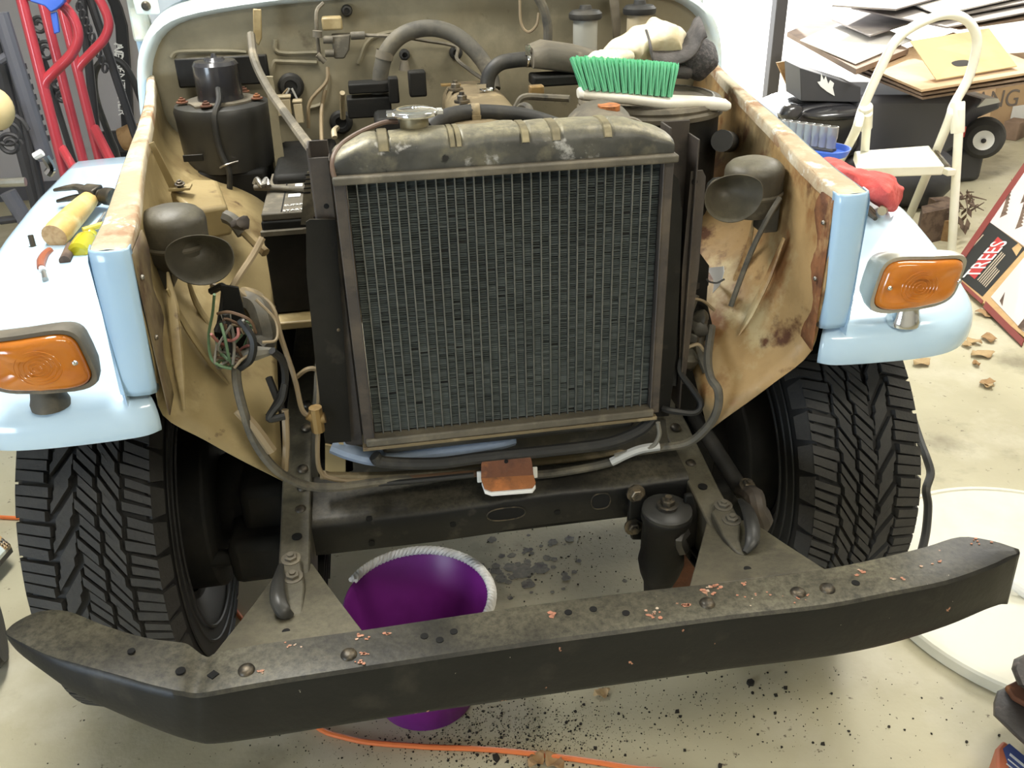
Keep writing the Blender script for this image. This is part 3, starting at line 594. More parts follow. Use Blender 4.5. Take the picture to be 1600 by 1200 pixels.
# ---- fenders
def zf(y):
    k = [(.27, .885), (.32, .889), (.40, .899), (.51, .928), (.63, .960), (.81, .982), (1.0, .995), (1.4, 1.0), (3, 1.0)]
    for (a, za), (b, zb) in zip(k, k[1:]):
        if y <= b: t = max(0, (y-a)/(b-a)); return za+(zb-za)*t
    return 1.0
fend = {}
for s in (-1, 1):
    bd = [(.512, .292), (.53, .281), (.56, .276), (.62, .273), (.68, .273), (.73, .278), (.77, .292), (.805, .318), (.83, .352), (.848, .40), (.858, .46), (.865, .54), (.868, .64), (.87, .76), (.87, .9), (.87, 1.1), (.87, 1.3)]
    spn = [(.512, .32), (.513, .335), (.514, .35), (.515, .37), (.516, .39), (.517, .41), (.519, .43), (.521, .46), (.523, .49), (.527, .53), (.53, .57), (.535, .63), (.54, .70), (.55, .80), (.56, .92), (.575, 1.1), (.59, 1.3)]
    bd = [(x-.013*max(0, (x-.6)/.27), y) for x, y in bd]; B_ = catmull([(x, y, 0) for x, y in bd], 3); Sp = catmull([(x, y, 0) for x, y in spn], 3); rows = []
    for i, (b, q) in enumerate(zip(B_, Sp)):
        tg = (B_[min(i+1, len(B_)-1)]-B_[max(i-1, 0)]).normalized(); n = V((-tg.y, tg.x, 0))
        row = []
        for ins, dz in ((.012, -.058), (.002, -.057), (0, -.052), (-.0015, -.037), (0, -.024), (.004, -.013), (.011, -.005), (.022, 0)):
            p = b+n*ins; row.append(V((s*p.x, p.y, zf(b.y)+dz)))
        p0 = b+n*.022
        for k in range(1, 9):
            p = p0.lerp(q, k/8); row.append(V((s*p.x, p.y, zf(p.y)+(.004*sin(pi*k/8)))))
        rows.append(row)
    fend[s] = MB().grid(rows).build('fender', 'blue', car, smooth=60, solid=.0015, label='pale blue painted fender panel')
    # underside liner
    MB().grid([[V((s*x, y, zf(y)-.062-.01*abs(x-.7))) for x in (.52, .6, .68, .73, .745+.09*min(1, (y-.33)/.25))] for y in (.33, .4, .5, .6, .8, 1.2)]).build('fender_liner', 'deep', car)

# ---- turn signals
def rrect(cx, cy, cz, hw, hh, n=32, e=.42, tilt=0):
    pts = []
    for k in range(n):
        a = 2*pi*k/n; x = math.copysign(abs(cos(a))**e, cos(a))*hw; z = math.copysign(abs(sin(a))**e, sin(a))*hh
        z *= 1-.10*(x/hw); pts.append(V((cx+x, cy-abs(x/hw)**2*-.010, cz+z)))
    return pts
for s in (-1, 1):
    X, Yc, Z = s*.649, .262, .968
    def sec(y, hw, hh):
        q = rrect(0, 0, 0, hw, hh)
        return [V((X+(p.x+.16*p.z)*s, Yc+y+p.y, Z+p.z)) for p in q]
    h = MB().loft([sec(.050, .054, .026), sec(.044, .067, .037), (sec(.02, .0725, .0445)), sec(.004, .074, .0455), sec(-.003, .0725, .0445), sec(-.003, .067, .039), sec(.004, .0655, .038)]).build('turn_signal', 'dullchrome' if s > 0 else 'dusty2', car, smooth=50, label='amber turn signal lamp in a bright metal housing on a stalk')
    ln = MB().loft([sec(.006, .066, .0385), sec(-.008, .065, .0375), sec(-.013, .060, .033), sec(-.0155, .050, .024), sec(-.0165, .03, .012)]).build('lens', 'amber', h, smooth=60, label='amber plastic lens')
    for k in range(5):
        MB().tube([V((X-s*.012+cos(2*pi*j/28)*(.006+.006*k), Yc-.0165+.0004*k, Z+sin(2*pi*j/28)*(.005+.005*k))) for j in range(28)], .0006, 4, 1, closed=True).build('lens_ring', 'amber', ln)
    sx = X-s*.058; MB().rivet((sx, Yc-.010, Z+.001), (0, -1, 0), .004, .003).build('lens_screw', 'chrome', h)
    sx = X+s*.058; MB().rivet((sx, Yc-.008, Z+.001), (0, -1, 0), .004, .003).build('lens_screw', 'chrome', h)
    MB().lathe([(.0265, .885), (.0265, .893), (.0235, .902), (.021, .915), (.0205, .945)], (s*.654, .297, 0), (0, 0, 1), 20).build('stalk', 'chrome' if s > 0 else 'hose', h, label='chrome stalk' if s > 0 else 'dull rubber stalk')

# ---- inner fender aprons
for s in (-1, 1):
    rows = [[(.499, .277, 1.112), (.498, .28, 1.0), (.500, .285, .93), (.511, .314, .842), (.46, .325, .785), (.41, .336, .733), (.363, .347, .683)],
            [(.515, .42, 1.122), (.511, .42, 1.01), (.50, .42, .94), (.475, .43, .875), (.44, .43, .83), (.40, .43, .785), (.366, .43, .735)],
            [(.533, .58, 1.138), (.53, .58, 1.03), (.51, .58, .965), (.475, .58, .92), (.44, .58, .89), (.405, .58, .855), (.368, .58, .815)],
            [(.555, .75, 1.153), (.55, .75, 1.06), (.525, .75, 1.005), (.485, .75, .975), (.445, .75, .955), (.41, .75, .93), (.37, .75, .895)],
            [(.58, .95, 1.17), (.572, .95, 1.08), (.54, .95, 1.03), (.49, .95, 1.0), (.45, .95, .985), (.41, .95, .96), (.375, .95, .92)],
            [(.607, 1.19, 1.192), (.60, 1.19, 1.1), (.56, 1.19, 1.05), (.51, 1.19, 1.01), (.46, 1.19, .99), (.42, 1.19, .97), (.38, 1.19, .93)]]
    rows = [catmull([V((s*x, y, z)) for x, y, z in r], 4) for r in rows]
    cols = [catmull([r[k] for r in rows], 4) for k in range(len(rows[0]))]
    g_ = MB().grid(cols)
    for p in g_.v: p += noise.noise_vector(p*9)*.004
    ap = g_.build('inner_fender', 'cream_rust' if s > 0 else 'cream', car, smooth=60, solid=.002, label='cream inner fender apron with rust and dirt' if s > 0 else 'cream inner fender apron stained with dirt')
    # cap flange on top
    out = catmull([(s*.546, .277, 1.112), (s*.552, .42, 1.122), (s*.566, .62, 1.141), (s*.590, .95, 1.17), (s*.622, 1.19, 1.192)], 5)
    inn = catmull([(s*.496, .272, 1.113), (s*.508, .42, 1.123), (s*.534, .62, 1.142), (s*.570, .95, 1.171), (s*.606, 1.19, 1.193)], 5)
    fl = MB().grid([[i+V((0, 0, -.018)), i+V((0, 0, -.001)), i.lerp(o, .1)+V((0, 0, .002)), i.lerp(o, .5)+V((0, 0, .003)), i.lerp(o, .9)+V((0, 0, .002)), o] for i, o in zip(inn, out)])
    for p in fl.v: p += noise.noise_vector(p*40)*.0012
    fl.build('top_flange', 'rusty_flange', ap, smooth=60, label='flaking rusty flange along the top of the apron')
    # outer painted skin between flange and fender
    rows = []
    for i in range(len(out)):
        o = out[i]; zb = zf(o.y)-.004
        rows.append([o+V((0, 0, .001)), o+V((s*.003, 0, -.012)), V((o.x+s*.002, o.y, (o.z+zb)/2)), V((o.x, o.y, zb))])
    MB().grid(rows).build('outer_skin', 'blue', ap, smooth=60, label='pale blue outer skin of the apron')
    # front strip, rounded
    rows = []
    for z, xs, dy in ((1.116, 0, .0), (1.113, 0, -.002), (1.10, 0, -.003), (1.0, .004, .0), (.93, .008, .006), (.905, .010, .010), (.894, .011, .014)):
        rows.append([V((s*(.494+xs), .290+dy, z)), V((s*(.495+xs), .275+dy, z)), V((s*(.503+xs), .270+dy, z)), V((s*(.52+xs), .269+dy, z)), V((s*(.536+xs), .272+dy, z)), V((s*(.546+xs), .280+dy, z)), V((s*(.549+xs), .30+dy, z))])
    MB().loft(rows, closed=False, caps=False).build('front_strip', 'bluestrip', ap, smooth=60, solid=.002, label='pale blue rounded front edge strip')
    band = [[V((s*(.4975-.002+dx_*y_*6), .282+y_*((.055 if s > 0 else .11)+.012*sin(z*60)), z)) for y_ in (0, .33, .66, 1)] for z, dx_ in [(1.104-.245*i/14, .0012+.0004*i/14) for i in range(15)]]
    MB().grid(band).build('rusty_edge', 'grime' if s < 0 else 'rust_mid', ap, solid=.002, label='rusty band along the front edge of the apron')
    for z in (1.065, .975): MB().rivet((s*.4925, .30, z), (-s, -.3, 0), .004, .003).build('screw', 'steel', ap)
    # ribs pressed in the apron
    for k, t in enumerate((0, 1)):
        MB().tube([(s*(.492-.01*k), .42+.1*k, 1.0), (s*(.478), .43+.1*k, .93), (s*.45, .425+.1*k, .865), (s*.43, .42+.1*k, .83+.01*k)], [.004, .009, .009, .003], 8, 4, .5).build('pressed_rib', 'cream_rust' if s > 0 else 'cream', ap)
MB().tube([P(262, 425, X=-.492), P(270, 480, X=-.488), P(278, 560, X=-.487), P(288, 640, X=-.485)], [.002, .0085, .0085, .002], 8, 5, .5).build('pressed_rib', 'cream', car)
# hump box and brace on the left apron
MB().prism([P(265, 296, Y=.72), P(300, 280, Y=.86), P(340, 280, Y=.86), P(355, 320, Y=.70), P(300, 330, Y=.66)], (0, .01, -.06)).build('apron_ledge', 'cream', car, bevel=.008, label='cream ledge with bolts')
MB().prism([P(232, 225, Y=.70), P(240, 222, Y=.70), P(276, 292, Y=.72), P(265, 296, Y=.72)], (0, .004, 0)).build('apron_brace', 'cream', car, label='cream diagonal brace strap')
MB().box(P(282, 293, Y=.72), (.036, .03, .004)).build('brace_foot', 'cream', car)
for x, y in ((281, 288), (283, 296)): MB().hexbolt(P(x, y, Y=.715), (0, -.2, 1), .006, .006).build('bolt', 'bolt', car)
MB().prism([P(1165, 205, Y=.85), P(1172, 172, Y=.95), P(1182, 176, Y=.95), P(1170, 230, Y=.85)], (0, .004, 0)).build('apron_brace', 'cream', car, label='cream diagonal brace strap on the right')

# ---- firewall and cowl
fo = [(-.655, .62), (-.645, .98), (-.632, 1.13), (-.622, 1.2), (-.605, 1.245), (-.575, 1.282), (-.52, 1.308), (-.40, 1.325), (-.22, 1.337), (0, 1.342), (.22, 1.338), (.40, 1.328), (.53, 1.310), (.59, 1.284), (.622, 1.25), (.640, 1.205), (.65, 1.13), (.665, .98), (.675, .62)]
fo = [V((x, 1.2, z)) for x, z in fo]
wallp = MB(); wallp.prism(fo, (0, .01, 0))
fwall = wallp.build('firewall', 'cream_dusty', car, smooth=0, label='dusty cream painted firewall')
arc = catmull(fo[1:-1], 3); ctr = V((0, 1.2, .95)); rows = []
for p in arc:
    d = (p-ctr); d.y = 0; d.normalize()
    rows.append([p+V((0, .004, 0))-d*.012, p+V((0, -.028, 0))-d*.004, p+V((0, -.034, 0))+d*.004, p+V((0, -.030, 0))+d*.014, p+V((0, .0, 0))+d*.020, p+V((0, .10, 0))+d*.030, p+V((0, .16, 0))+d*.034])
MB().grid(rows).build('cowl_lip', 'white_blue', car, smooth=60, label='pale blue-white lip around the firewall')
# body sides behind the cowl
for s in (-1, 1):
    MB().prism([(s*.655, 1.33, .55), (s*.66, 1.33, 1.25), (s*.655, 1.36, 1.50), (s*.655, 3.0, 1.50), (s*.655, 3.0, .55)], (s*-.03, 0, 0)).build('body_side', 'blue', car, bevel=.006)
    MB().prism([(s*.62, 1.31, 1.25), (s*.66, 1.31, 1.25), (s*.655, 1.36, 1.9), (s*.615, 1.36, 1.9)], (0, .03, 0)).build('windshield_post', 'white_blue', car, bevel=.006)
hg = P(229, 9, Y=1.29)
MB().box(hg, (.05, .012, .035)).build('windshield_hinge', 'white_blue', car, bevel=.004)
MB().rivet(hg+V((0, -.007, 0)), (0, -1, 0), .010, .006).build('hinge_bolt', 'bolt', car)
MB().box((0, 1.40, 1.345), (1.32, .20, .015)).build('cowl_top', 'white_blue', car, bevel=.004)
MB().box((0, 2.2, .75), (1.3, 1.6, .2)).build('body_floor', 'blue', car, bevel=.02)
# beads, grommets on the firewall
def fwp(x, y, d=0): return P(x, y, Y=1.197-d)
for pts in ([(268, 90), (275, 82), (300, 80), (360, 80), (385, 82)], [(425, 120), (428, 98), (440, 96), (495, 98)], [(480, 170), (505, 160), (512, 130), (512, 115)], [(560, 100), (580, 60), (640, 45)], [(430, 62), (436, 82), (500, 82)]):
    MB().tube([fwp(x, y) for x, y in pts], .005, 6, 4).build('pressed_bead', 'cream_dusty', fwall)
for x, y, r in ((455, 134, .028), (533, 190, .026), (712, 82, .015), (542, 16, .012), (632, 85, .012)):
    MB().lathe([(r, 0), (r, .006), (r*.8, .012), (r*.5, .013), (r*.45, .006)], fwp(x, y), (0, -1, 0), 20).build('grommet', 'rubber', fwall, label='black rubber grommet')
for pts, w in (([(452, 138), (446, 150), (444, 158)], 'white'), ([(456, 138), (462, 150), (468, 165)], 'white'), ([(450, 138), (440, 150), (437, 160)], 'tan')):
    MB().tube([P(x, y, Y=1.17) for x, y in pts], .0025, 6, 4).build('wire', WIRE[w], fwall)
for x, y, w_, h_ in ((444, 167, .030, .036), (467, 176, .018, .042)):
    c = P(x, y, Y=1.15); MB().box(c, (w_, .022, h_)).box(c+V((0, 0, h_/2+.004)), (w_*1.15, .024, .006)).build('wire_connector', 'plastic_amb', fwall, bevel=.002, label='yellowed plastic wire connector')
pr_ = P(537, 72, Y=1.15)
pv = MB().prism([P(x, y, Y=1.12) for x, y in ((517, 56), (548, 54), (546, 78), (538, 92), (522, 92), (520, 78))], (0, .04, 0)).build('brake_valve', 'dusty2', car, bevel=.003, label='dusty grey brake proportioning valve with pipe fittings')
for a, b, r in (((505, 62), (520, 62), .008), ((508, 83), (522, 83), .008), ((548, 56), (570, 55), .008), ((496, 58), (496, 48), .010), ((496, 85), (508, 97), .006)):
    MB().cyl(P(*a, Y=1.12), P(*b, Y=1.12), r).build('pipe_fitting', 'dusty2', pv)
MB().box(P(519, 36, Y=1.14), (.042, .035, .026)).build('valve_switch', 'cream', pv, bevel=.004, label='cream switch block')
MB().tube([P(505, 5, Y=1.16), P(496, 15, Y=1.15), P(494, 30, Y=1.14), P(496, 60, Y=1.14), P(500, 95, Y=1.15)], .004, 6, 4).build('brake_pipe', 'dusty2', pv)
MB().tube([P(570, 55, Y=1.12), P(620, 57, Y=1.12), P(660, 63, Y=1.15), P(712, 73, Y=1.17), P(714, 92, Y=1.12), P(735, 110, Y=1.05), P(755, 124, Y=1.0)], .004, 6, 5).build('brake_pipe', 'dusty2', pv)
MB().prism([P(x, y, Y=1.13) for x, y in ((395, 14), (408, 15), (409, 60), (404, 72), (396, 62))], (0, .01, 0)).build('hood_rod_bracket', 'cream', car, label='cream strap bracket at the top of the firewall', bevel=.002)
MB().tube([P(392, 54, Y=1.12), P(398, 95, Y=1.05), P(420, 140, Y=.95), P(455, 190, Y=.72), P(488, 235, Y=.46)], .0085, 8, 6).build('support_rod', 'dusty2', car, label='long grey cowl support rod')
MB().prism([P(x, y, Y=1.0) for x, y in ((414, 120), (426, 120), (447, 270), (432, 270))], (0, .01, 0)).build('cream_stay', 'cream_dusty', car)
# heater hose arch etc.
MB().tube([P(592, 150, Y=1.05), P(596, 108, Y=1.05), P(606, 78, Y=1.05), P(630, 54, Y=1.05), P(668, 44, Y=1.05), P(706, 52, Y=1.04), P(740, 78, Y=1.02), P(764, 112, Y=1.0), P(770, 140, Y=.98)], .0165, 12, 6).build('heater_hose', 'hose', car, label='thick dusty heater hose arching over the engine')
MB().lathe([(.0185, 0), (.0185, .016)], P(600, 92, Y=1.05), (.28, 0, 1), 16, caps=False).build('hose_clamp', 'dusty2', car)
MB().tube([P(760, 148, Y=.92), P(764, 118, Y=.92), P(780, 100, Y=.92), P(805, 94, Y=.92), P(834, 92, Y=.92)], .0145, 12, 6).build('vacuum_hose', 'rubber', car)
MB().lathe([(.0165, 0), (.0165, .012)], P(762, 145, Y=.92), (0, 0, 1), 18, caps=False).box(P(752, 134, Y=.905), (.018, .012, .008)).build('hose_clamp', 'chrome', car, label='bright steel hose clamp', solid=.001)
MB().lathe([(.0165, 0), (.0165, .012)], P(822, 92, Y=.92), (1, 0, 0), 18, caps=False).box(P(824, 78, Y=.91), (.010, .01, .018)).build('hose_clamp', 'chrome', car, label='bright steel hose clamp', solid=.001)
MB().tube([P(672, 200, Y=.55), P(690, 186, Y=.56), P(715, 178, Y=.57), P(745, 176, Y=.58), P(790, 178, Y=.58), P(830, 184, Y=.58), P(880, 200, Y=.57)], .0135, 12, 6).build('bypass_hose', 'rubber', car)
MB().lathe([(.016, -.007), (.016, .007)], P(742, 177, Y=.58), (1, 0, -.05), 18, caps=False).box(P(745, 189, Y=.565), (.014, .006, .018)).build('hose_bracket', 'tan_dust', car, solid=.0015)
MB().lathe([(.05, -.02), (.05, .0), (.044, .008), (.03, .011), (0, .012)], P(742, 200, Y=.56), (0, 0, 1), 24, caps=False).build('thermostat_housing', 'tan_dust', car, label='tan dusty thermostat housing')
MB().tube([P(800, 196, Y=.6), P(818, 196, Y=.6), P(828, 182, Y=.6), P(826, 168, Y=.62), P(815, 166, Y=.65), P(806, 178, Y=.68)], .006, 8, 5).build('fuel_hose', 'hose', car)
MB().tube([P(806, 168, Y=.68), P(818, 152, Y=.68), P(850, 152, Y=.68), P(890, 154, Y=.66)], .006, 8, 5).build('fuel_hose', 'hose', car)
MB().box(P(838, 142, Y=.72), (.026, .02, .020)).build('fuel_connector', 'brass', car, bevel=.003, label='brass coloured fuel fitting')
# valve cover and engine mass
rows = []
for y, w, h in ((.66, .045, .015), (.665, .056, .03), (.69, .062, .038), (.8, .064, .04), (.95, .064, .041), (1.06, .06, .038), (1.09, .05, .025)):
    zc = 1.132
    rows.append([V((.055+w*cos(pi*k/12)*(1 if abs(cos(pi*k/12)) > .8 else 1.0), y, zc+h*min(1, sin(pi*k/12)*1.25))) for k in range(13)]+[V((.055-w, y, 1.04)), V((.055+w, y, 1.04))])
vc = MB().loft(rows).build('valve_cover', 'tan_dust', car, smooth=60, label='tan dust covered rounded engine valve cover')
for x, y in ((712, 141), (722, 160)): MB().hexbolt(P(x, y, Z=1.172), (0, 0, 1), .010, .014).build('cover_nut', 'bolt', vc)
MB().box(P(704, 132, Z=1.173), (.04, .02, .003)).build('cover_tag', 'brass', vc, label='brass tag')
MB().box((.05, .88, .90), (.30, .46, .30)).build('engine_block', 'deep', car, bevel=.02)
MB().box((.22, .85, 1.03), (.18, .3, .09)).build('intake_manifold', 'deep', car, bevel=.02)
MB().box(P(652, 130, Y=.98), (.035, .03, .05)).build('ignition_coil', 'deep', car, bevel=.004)
MB().cyl(P(632, 110, Y=1.05), P(632, 95, Y=1.05), .012, .008).build('sensor', 'dusty2', car)
MB().box(P(577, 135, Y=1.03), (.085, .05, .02)).box(P(577, 165, Y=1.03), (.09, .05, .04)).build('voltage_regulator', 'deep', car, bevel=.003, label='dark greasy regulator box')
MB().box(P(625, 200, Y=.95), (.10, .1, .06)).build('exhaust_manifold', 'deep', car, bevel=.01)
MB().box(P(615, 140, Y=1.0), (.02, .03, .05)).build('linkage_bracket', 'deep', car, bevel=.003)
MB().tube([P(536, 185, Y=1.17), P(535, 160, Y=1.15), P(535, 145, Y=1.13)], .006, 8, 3).build('throttle_cable', 'plastic_amb', car)
MB().tube([P(523, 215, Y=1.0), P(522, 205, Y=1.02), P(527, 200, Y=1.1)], .006, 8, 3).build('clip', 'plastic_amb', car)
MB().tube([P(482, 200, Y=1.17), P(484, 160, Y=1.17), P(510, 128, Y=1.17), P(512, 105, Y=1.18)], .0045, 6, 5).build('wire_loom', WIRE['tan'], car)
MB().tube([P(505, 260, Y=.9), P(502, 180, Y=1.15), P(508, 140, Y=1.17)], .0045, 6, 5).build('wire_loom', WIRE['tan'], car)
# alternator / pulley behind radiator
al = P(938, 224, Y=.52)
MB().lathe([(.0, -.05), (.055, -.05), (.062, -.03), (.062, .03), (.05, .05), (0, .05)], al, (.1, 1, .15), 28, caps=False).build('alternator', 'dusty2', car, label='grey alternator body with a rusty patch')
MB().prism([al+V((.01+.018*cos(a), .0, .0625+.0*sin(a)))+V((0, .02*sin(a)-.01, .0)) for a in [2*pi*k/12 for k in range(12)]], (0, 0, -.012)).build('rust_patch', 'rust_orange', car, label='rusty patch')
MB().tube([P(965, 205, Y=.47), P(980, 190, Y=.5), P(998, 196, Y=.5), P(1008, 215, Y=.5)], .008, 8, 4).build('alternator_bracket', 'dusty2', car)
# heater blower on the left
bx = V((-.463, 1.09, 0))
bl = MB().lathe([(.088, 1.02), (.094, 1.05), (.097, 1.12), (.099, 1.138), (.095, 1.148), (.085, 1.152), (0, 1.153)], bx, (0, 0, 1), 36).build('heater_blower', 'worn_black', car, smooth=40, label='black drum shaped heater blower on the left of the firewall')
MB().lathe([(.046, 1.152), (.047, 1.16), (.045, 1.166), (.046, 1.17), (.046, 1.225), (.041, 1.232), (.022, 1.234), (.018, 1.239), (.006, 1.24), (.004, 1.246), (0, 1.247)], bx, (0, 0, 1), 32).build('blower_motor', 'blackgloss', bl)
MB().prism([bx+V((cos(a)*r, sin(a)*r, 1.1525)) for a, r in [(2*pi*k/18, .070 if k % 6 else .085) for k in range(18)]], (0, 0, .004)).build('motor_flange', 'dusty2', bl)
for dx_, dy in ((-.075, -.02), (.075, -.02), (-.02, -.075), (.04, .07)): MB().hexbolt(bx+V((dx_, dy, 1.156)), (0, 0, 1), .008, .008).build('bolt', 'rust', bl)
MB().tube([bx+V((.005, -.05, 1.185)), bx+V((.006, -.075, 1.165)), bx+V((-.004, -.097, 1.14)), bx+V((-.006, -.10, 1.08)), bx+V((.006, -.104, 1.03)), bx+V((0, -.10, .99))], .006, 8, 5).build('blower_wire', 'rubber', bl)
MB().box((-.46, 1.17, 1.20), (.19, .02, .06)).build('mount_plate', 'black', bl, bevel=.004)
hb = MB().box((-.47, 1.09, .955), (.17, .16, .14)).build('heater_box', 'deep', car, bevel=.01)
MB().box(P(302, 247, Y=1.0), (.04, .003, .014)).build('label_plate', 'black', hb, bevel=.002)
MB().tube([P(344, 262, Y=.99), P(352, 258, Y=.98), P(372, 252, Y=.99)], .002, 6, 3).build('clip_wire', 'steel', hb)
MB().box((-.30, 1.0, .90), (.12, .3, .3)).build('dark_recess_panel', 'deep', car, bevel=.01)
# battery
bt = MB().box((-.285, .80, .932), (.17, .28, .175)).build('battery', 'deep', car, bevel=.004, label='black car battery with a dusty top')
MB().box((-.285, .80, 1.026), (.166, .276, .014)).build('battery_top', 'dusty2', bt, bevel=.003, label='dusty tan battery lid')
MB().box((-.285, .655, 1.0), (.174, .012, .008)).build('battery_ridge', 'dusty2', bt)
MB().box((-.333, .80, 1.0335), (.002, .27, .001)).build('lid_groove', 'hole', bt)
for x, y, w_, h_ in ((466, 281, .026, .022), (467, 289, .014, .02), (460, 305, .022, .02)): MB().box(P(x, y, Z=1.034), (w_, h_, .0006)).build('label_print', 'white', bt)
for i, r_ in enumerate(('SUPER', 'START')):
    text(r_, .0125, basis(P(459-i, 320+i*8, Z=1.0343), (1, .1, 0), (0, 1, 0)), 'white', 'label_print', bt)
MB().cyl(P(398, 293, Z=1.04), P(480, 296, Z=1.04), .0055).build('hold_down_bar', 'dusty2', bt)
MB().tube([P(398, 288, Z=1.045), P(402, 280, Z=1.055), P(409, 290, Z=1.05), P(416, 280, Z=1.055), P(420, 291, Z=1.045)], .005, 8, 3).build('wing_nut', 'steel', bt)
sp_ = MB().prism([P(x, y, Y=.655) for x, y in ((470, 350), (474, 300), (480, 268), (490, 264), (492, 300), (490, 350))], (0, -.004, 0)).build('battery_strap', 'dusty2', bt)
for k in range(5): MB().box(P(482-k*.6, 273+k*7, Y=.65), (.012, .002, .0022)).build('strap_slot', 'hole', sp_)
MB().box((-.29, .78, .835), (.2, .32, .015)).build('battery_tray', 'cream', car, label='cream battery tray', bevel=.003)
# air cleaner drum on the right
ac = V((.372, .80, 0))
acl = MB().lathe([(.125, .93), (.131, .95), (.132, 1.14), (.132, 1.142)], ac, (0, 0, 1), 48).build('air_cleaner', 'black', car, label='large black drum air cleaner with a dusty grey lid')
MB().lathe([(.132, 1.140), (.139, 1.142), (.140, 1.150), (.136, 1.155), (.138, 1.160), (.134, 1.167), (.118, 1.169), (.110, 1.164), (.10, 1.166), (.05, 1.170), (0, 1.171)], ac, (0, 0, 1), 48).build('air_cleaner_lid', 'dusty2', acl, label='dusty grey stepped lid')
MB().tube([ac+V((cos(a)*.120, sin(a)*.120, 1.169)) for a in [2*pi*k/40 for k in range(40)]], .0025, 6, 1, closed=True).build('lid_ring', 'steel', acl)
dk = MB()
rows = []
for (x, y), w_, h_, z in (((828, 88), .045, .035, 1.19), ((850, 85), .06, .045, 1.195), ((900, 92), .062, .045, 1.19), ((960, 105), .06, .04, 1.185), ((1010, 112), .05, .035, 1.18)):
    c = P(x, y, Y=.93); rows.append([c+V((0, w_*math.copysign(abs(cos(2*pi*k/16))**.5, cos(2*pi*k/16)), h_*.55*math.copysign(abs(sin(2*pi*k/16))**.4, sin(2*pi*k/16)))) for k in range(16)])
dk.loft(rows).build('air_intake_duct', 'dusty2', car, smooth=50, label='dusty grey air intake duct')
MB().box(P(880, 122, Y=.9), (.13, .06, .02)).build('duct_bracket', 'deep', car, bevel=.004)
MB().cyl(P(1128, 220, Y=.66), P(1140, 222, Y=.80), .020, n=18).build('vent_pipe', 'rubber', car)
# brake fluid reservoirs
for x, yt, yb, m_ in ((914, 30, 78, 'plastic_grey'), (997, 22, 70, 'plastic_amb')):
    c = P(x, yb, Y=1.12); tp = P(x, yt, Y=1.12)
    rv = MB().cyl(c, V((c.x, c.y, tp.z)), .0265, n=24).build('fluid_reservoir', m_, car, label='cloudy plastic fluid reservoir with black cap')
    MB().lathe([(.034, 0), (.036, .004), (.036, .012), (.030, .018), (.014, .020), (.012, .028), (0, .029)], V((c.x, c.y, tp.z)), (0, 0, 1), 24).build('reservoir_cap', 'rubber', rv)
MB().prism([P(x, y, Y=1.15) for x, y in ((952, -10), (966, -10), (970, 40), (968, 75), (960, 75), (958, 40))], (0, .008, 0)).build('wiring_strip', 'dusty2', car)
MB().tube([P(838, -8, Y=1.1), P(850, 15, Y=1.1), P(856, 45, Y=1.1), P(855, 75, Y=1.1)], .010, 10, 5).build('breather_hose', 'hose', car)
MB().tube([P(812, -5, Y=1.14), P(814, 35, Y=1.14), P(825, 50, Y=1.13), P(838, 40, Y=1.12), P(842, 20, Y=1.12)], .003, 6, 5).build('wire', WIRE['tan'], car)
# horns
for s, dc, bc in ((-1, P(266, 326, Y=.50)+V((0, 0, -.028)), P(312, 402, Y=.425)), (1, P(1181, 250, Y=.50)+V((0, 0, -.028)), P(1147, 306, Y=.425))):
    up_ = V((-s*.02, -.02, 1)).normalized()
    hn = MB().lathe([(.0, -.065), (.034, -.065), (.046, -.05), (.048, -.042), (.0495, .010), (.0475, .017), (.040, .025), (.026, .030), (.010, .032), (0, .0325)], dc, up_, 36, caps=False).build('horn', 'dusty', car, smooth=50, label='dusty black round horn with a flared trumpet')
    MB().lathe([(.0495, -.03), (.051, -.026), (.0495, -.022)], dc, up_, 32, caps=False).build('horn_band', 'dusty2', hn)
    axx = (V((s*.02, -1, .10))).normalized()
    hb2 = MB().lathe([(.020, -.062), (.022, -.045), (.030, -.03), (.041, -.016), (.0485, -.004), (.0505, 0), (.049, .0005), (.046, -.004), (.037, -.017), (.026, -.032), (.012, -.045), (0, -.048)], bc, axx, 40, caps=False)
    for p in hb2.v:
        d = p.z-bc.z
        p.z = bc.z+(d*.55+.006*min(1, d/.02) if d > 0 else d*.86)
    hb2.build('horn_bell', 'dusty', hn, smooth=60)
    MB().tube([bc-axx*.055, bc-axx*.08+V((s*.008, 0, -.004)), dc+V((0, -.01, -.05))], .019, 10, 4).build('horn_neck', 'deep', hn)
    MB().box(dc+V((s*.03, .0, -.07)), (.03, .04, .05)).build('horn_bracket', 'dusty', hn, bevel=.003)

# ---- wiring
def wire(pts, r, w, y=None, nm='wire', n=7, sm=5):
    q = [P(p[0], p[1], Y=p[2]) if len(p) > 2 else P(p[0], p[1], Y=y) for p in pts]
    return MB().tube(q, r, n, sm).build(nm, WIRE[w] if w in WIRE else M[w], car)
wire([(390, 505, .50), (372, 560, .40), (370, 595, .36), (380, 640, .34), (398, 690, .335), (425, 728, .33), (452, 748, .34), (485, 760, .35), (530, 761, .36), (600, 752, .375), (690, 745, .385), (757, 735, .39)], .0075, 'hose', nm='wiring_loom')
wire([(757, 739, .385), (835, 742, .385), (900, 734, .385), (955, 722, .385), (985, 708, .385), (1030, 700, .38), (1075, 692, .36), (1105, 668, .345), (1121, 640, .335), (1122, 610, .34), (1110, 590, .36), (1106, 560, .4), (1112, 510, .45)], .0075, 'hose', nm='wiring_loom')
wire([(640, 748), (700, 743), (757, 739)], .006, 'brown', .38, 'wiring_loom'); wire([(560, 758), (640, 752), (740, 742)], .005, 'black', .372, 'wiring_loom')
wire([(955, 722, .38), (975, 712, .378), (1000, 702, .377), (1030, 697, .375)], .0078, 'white', nm='tape_wrap')
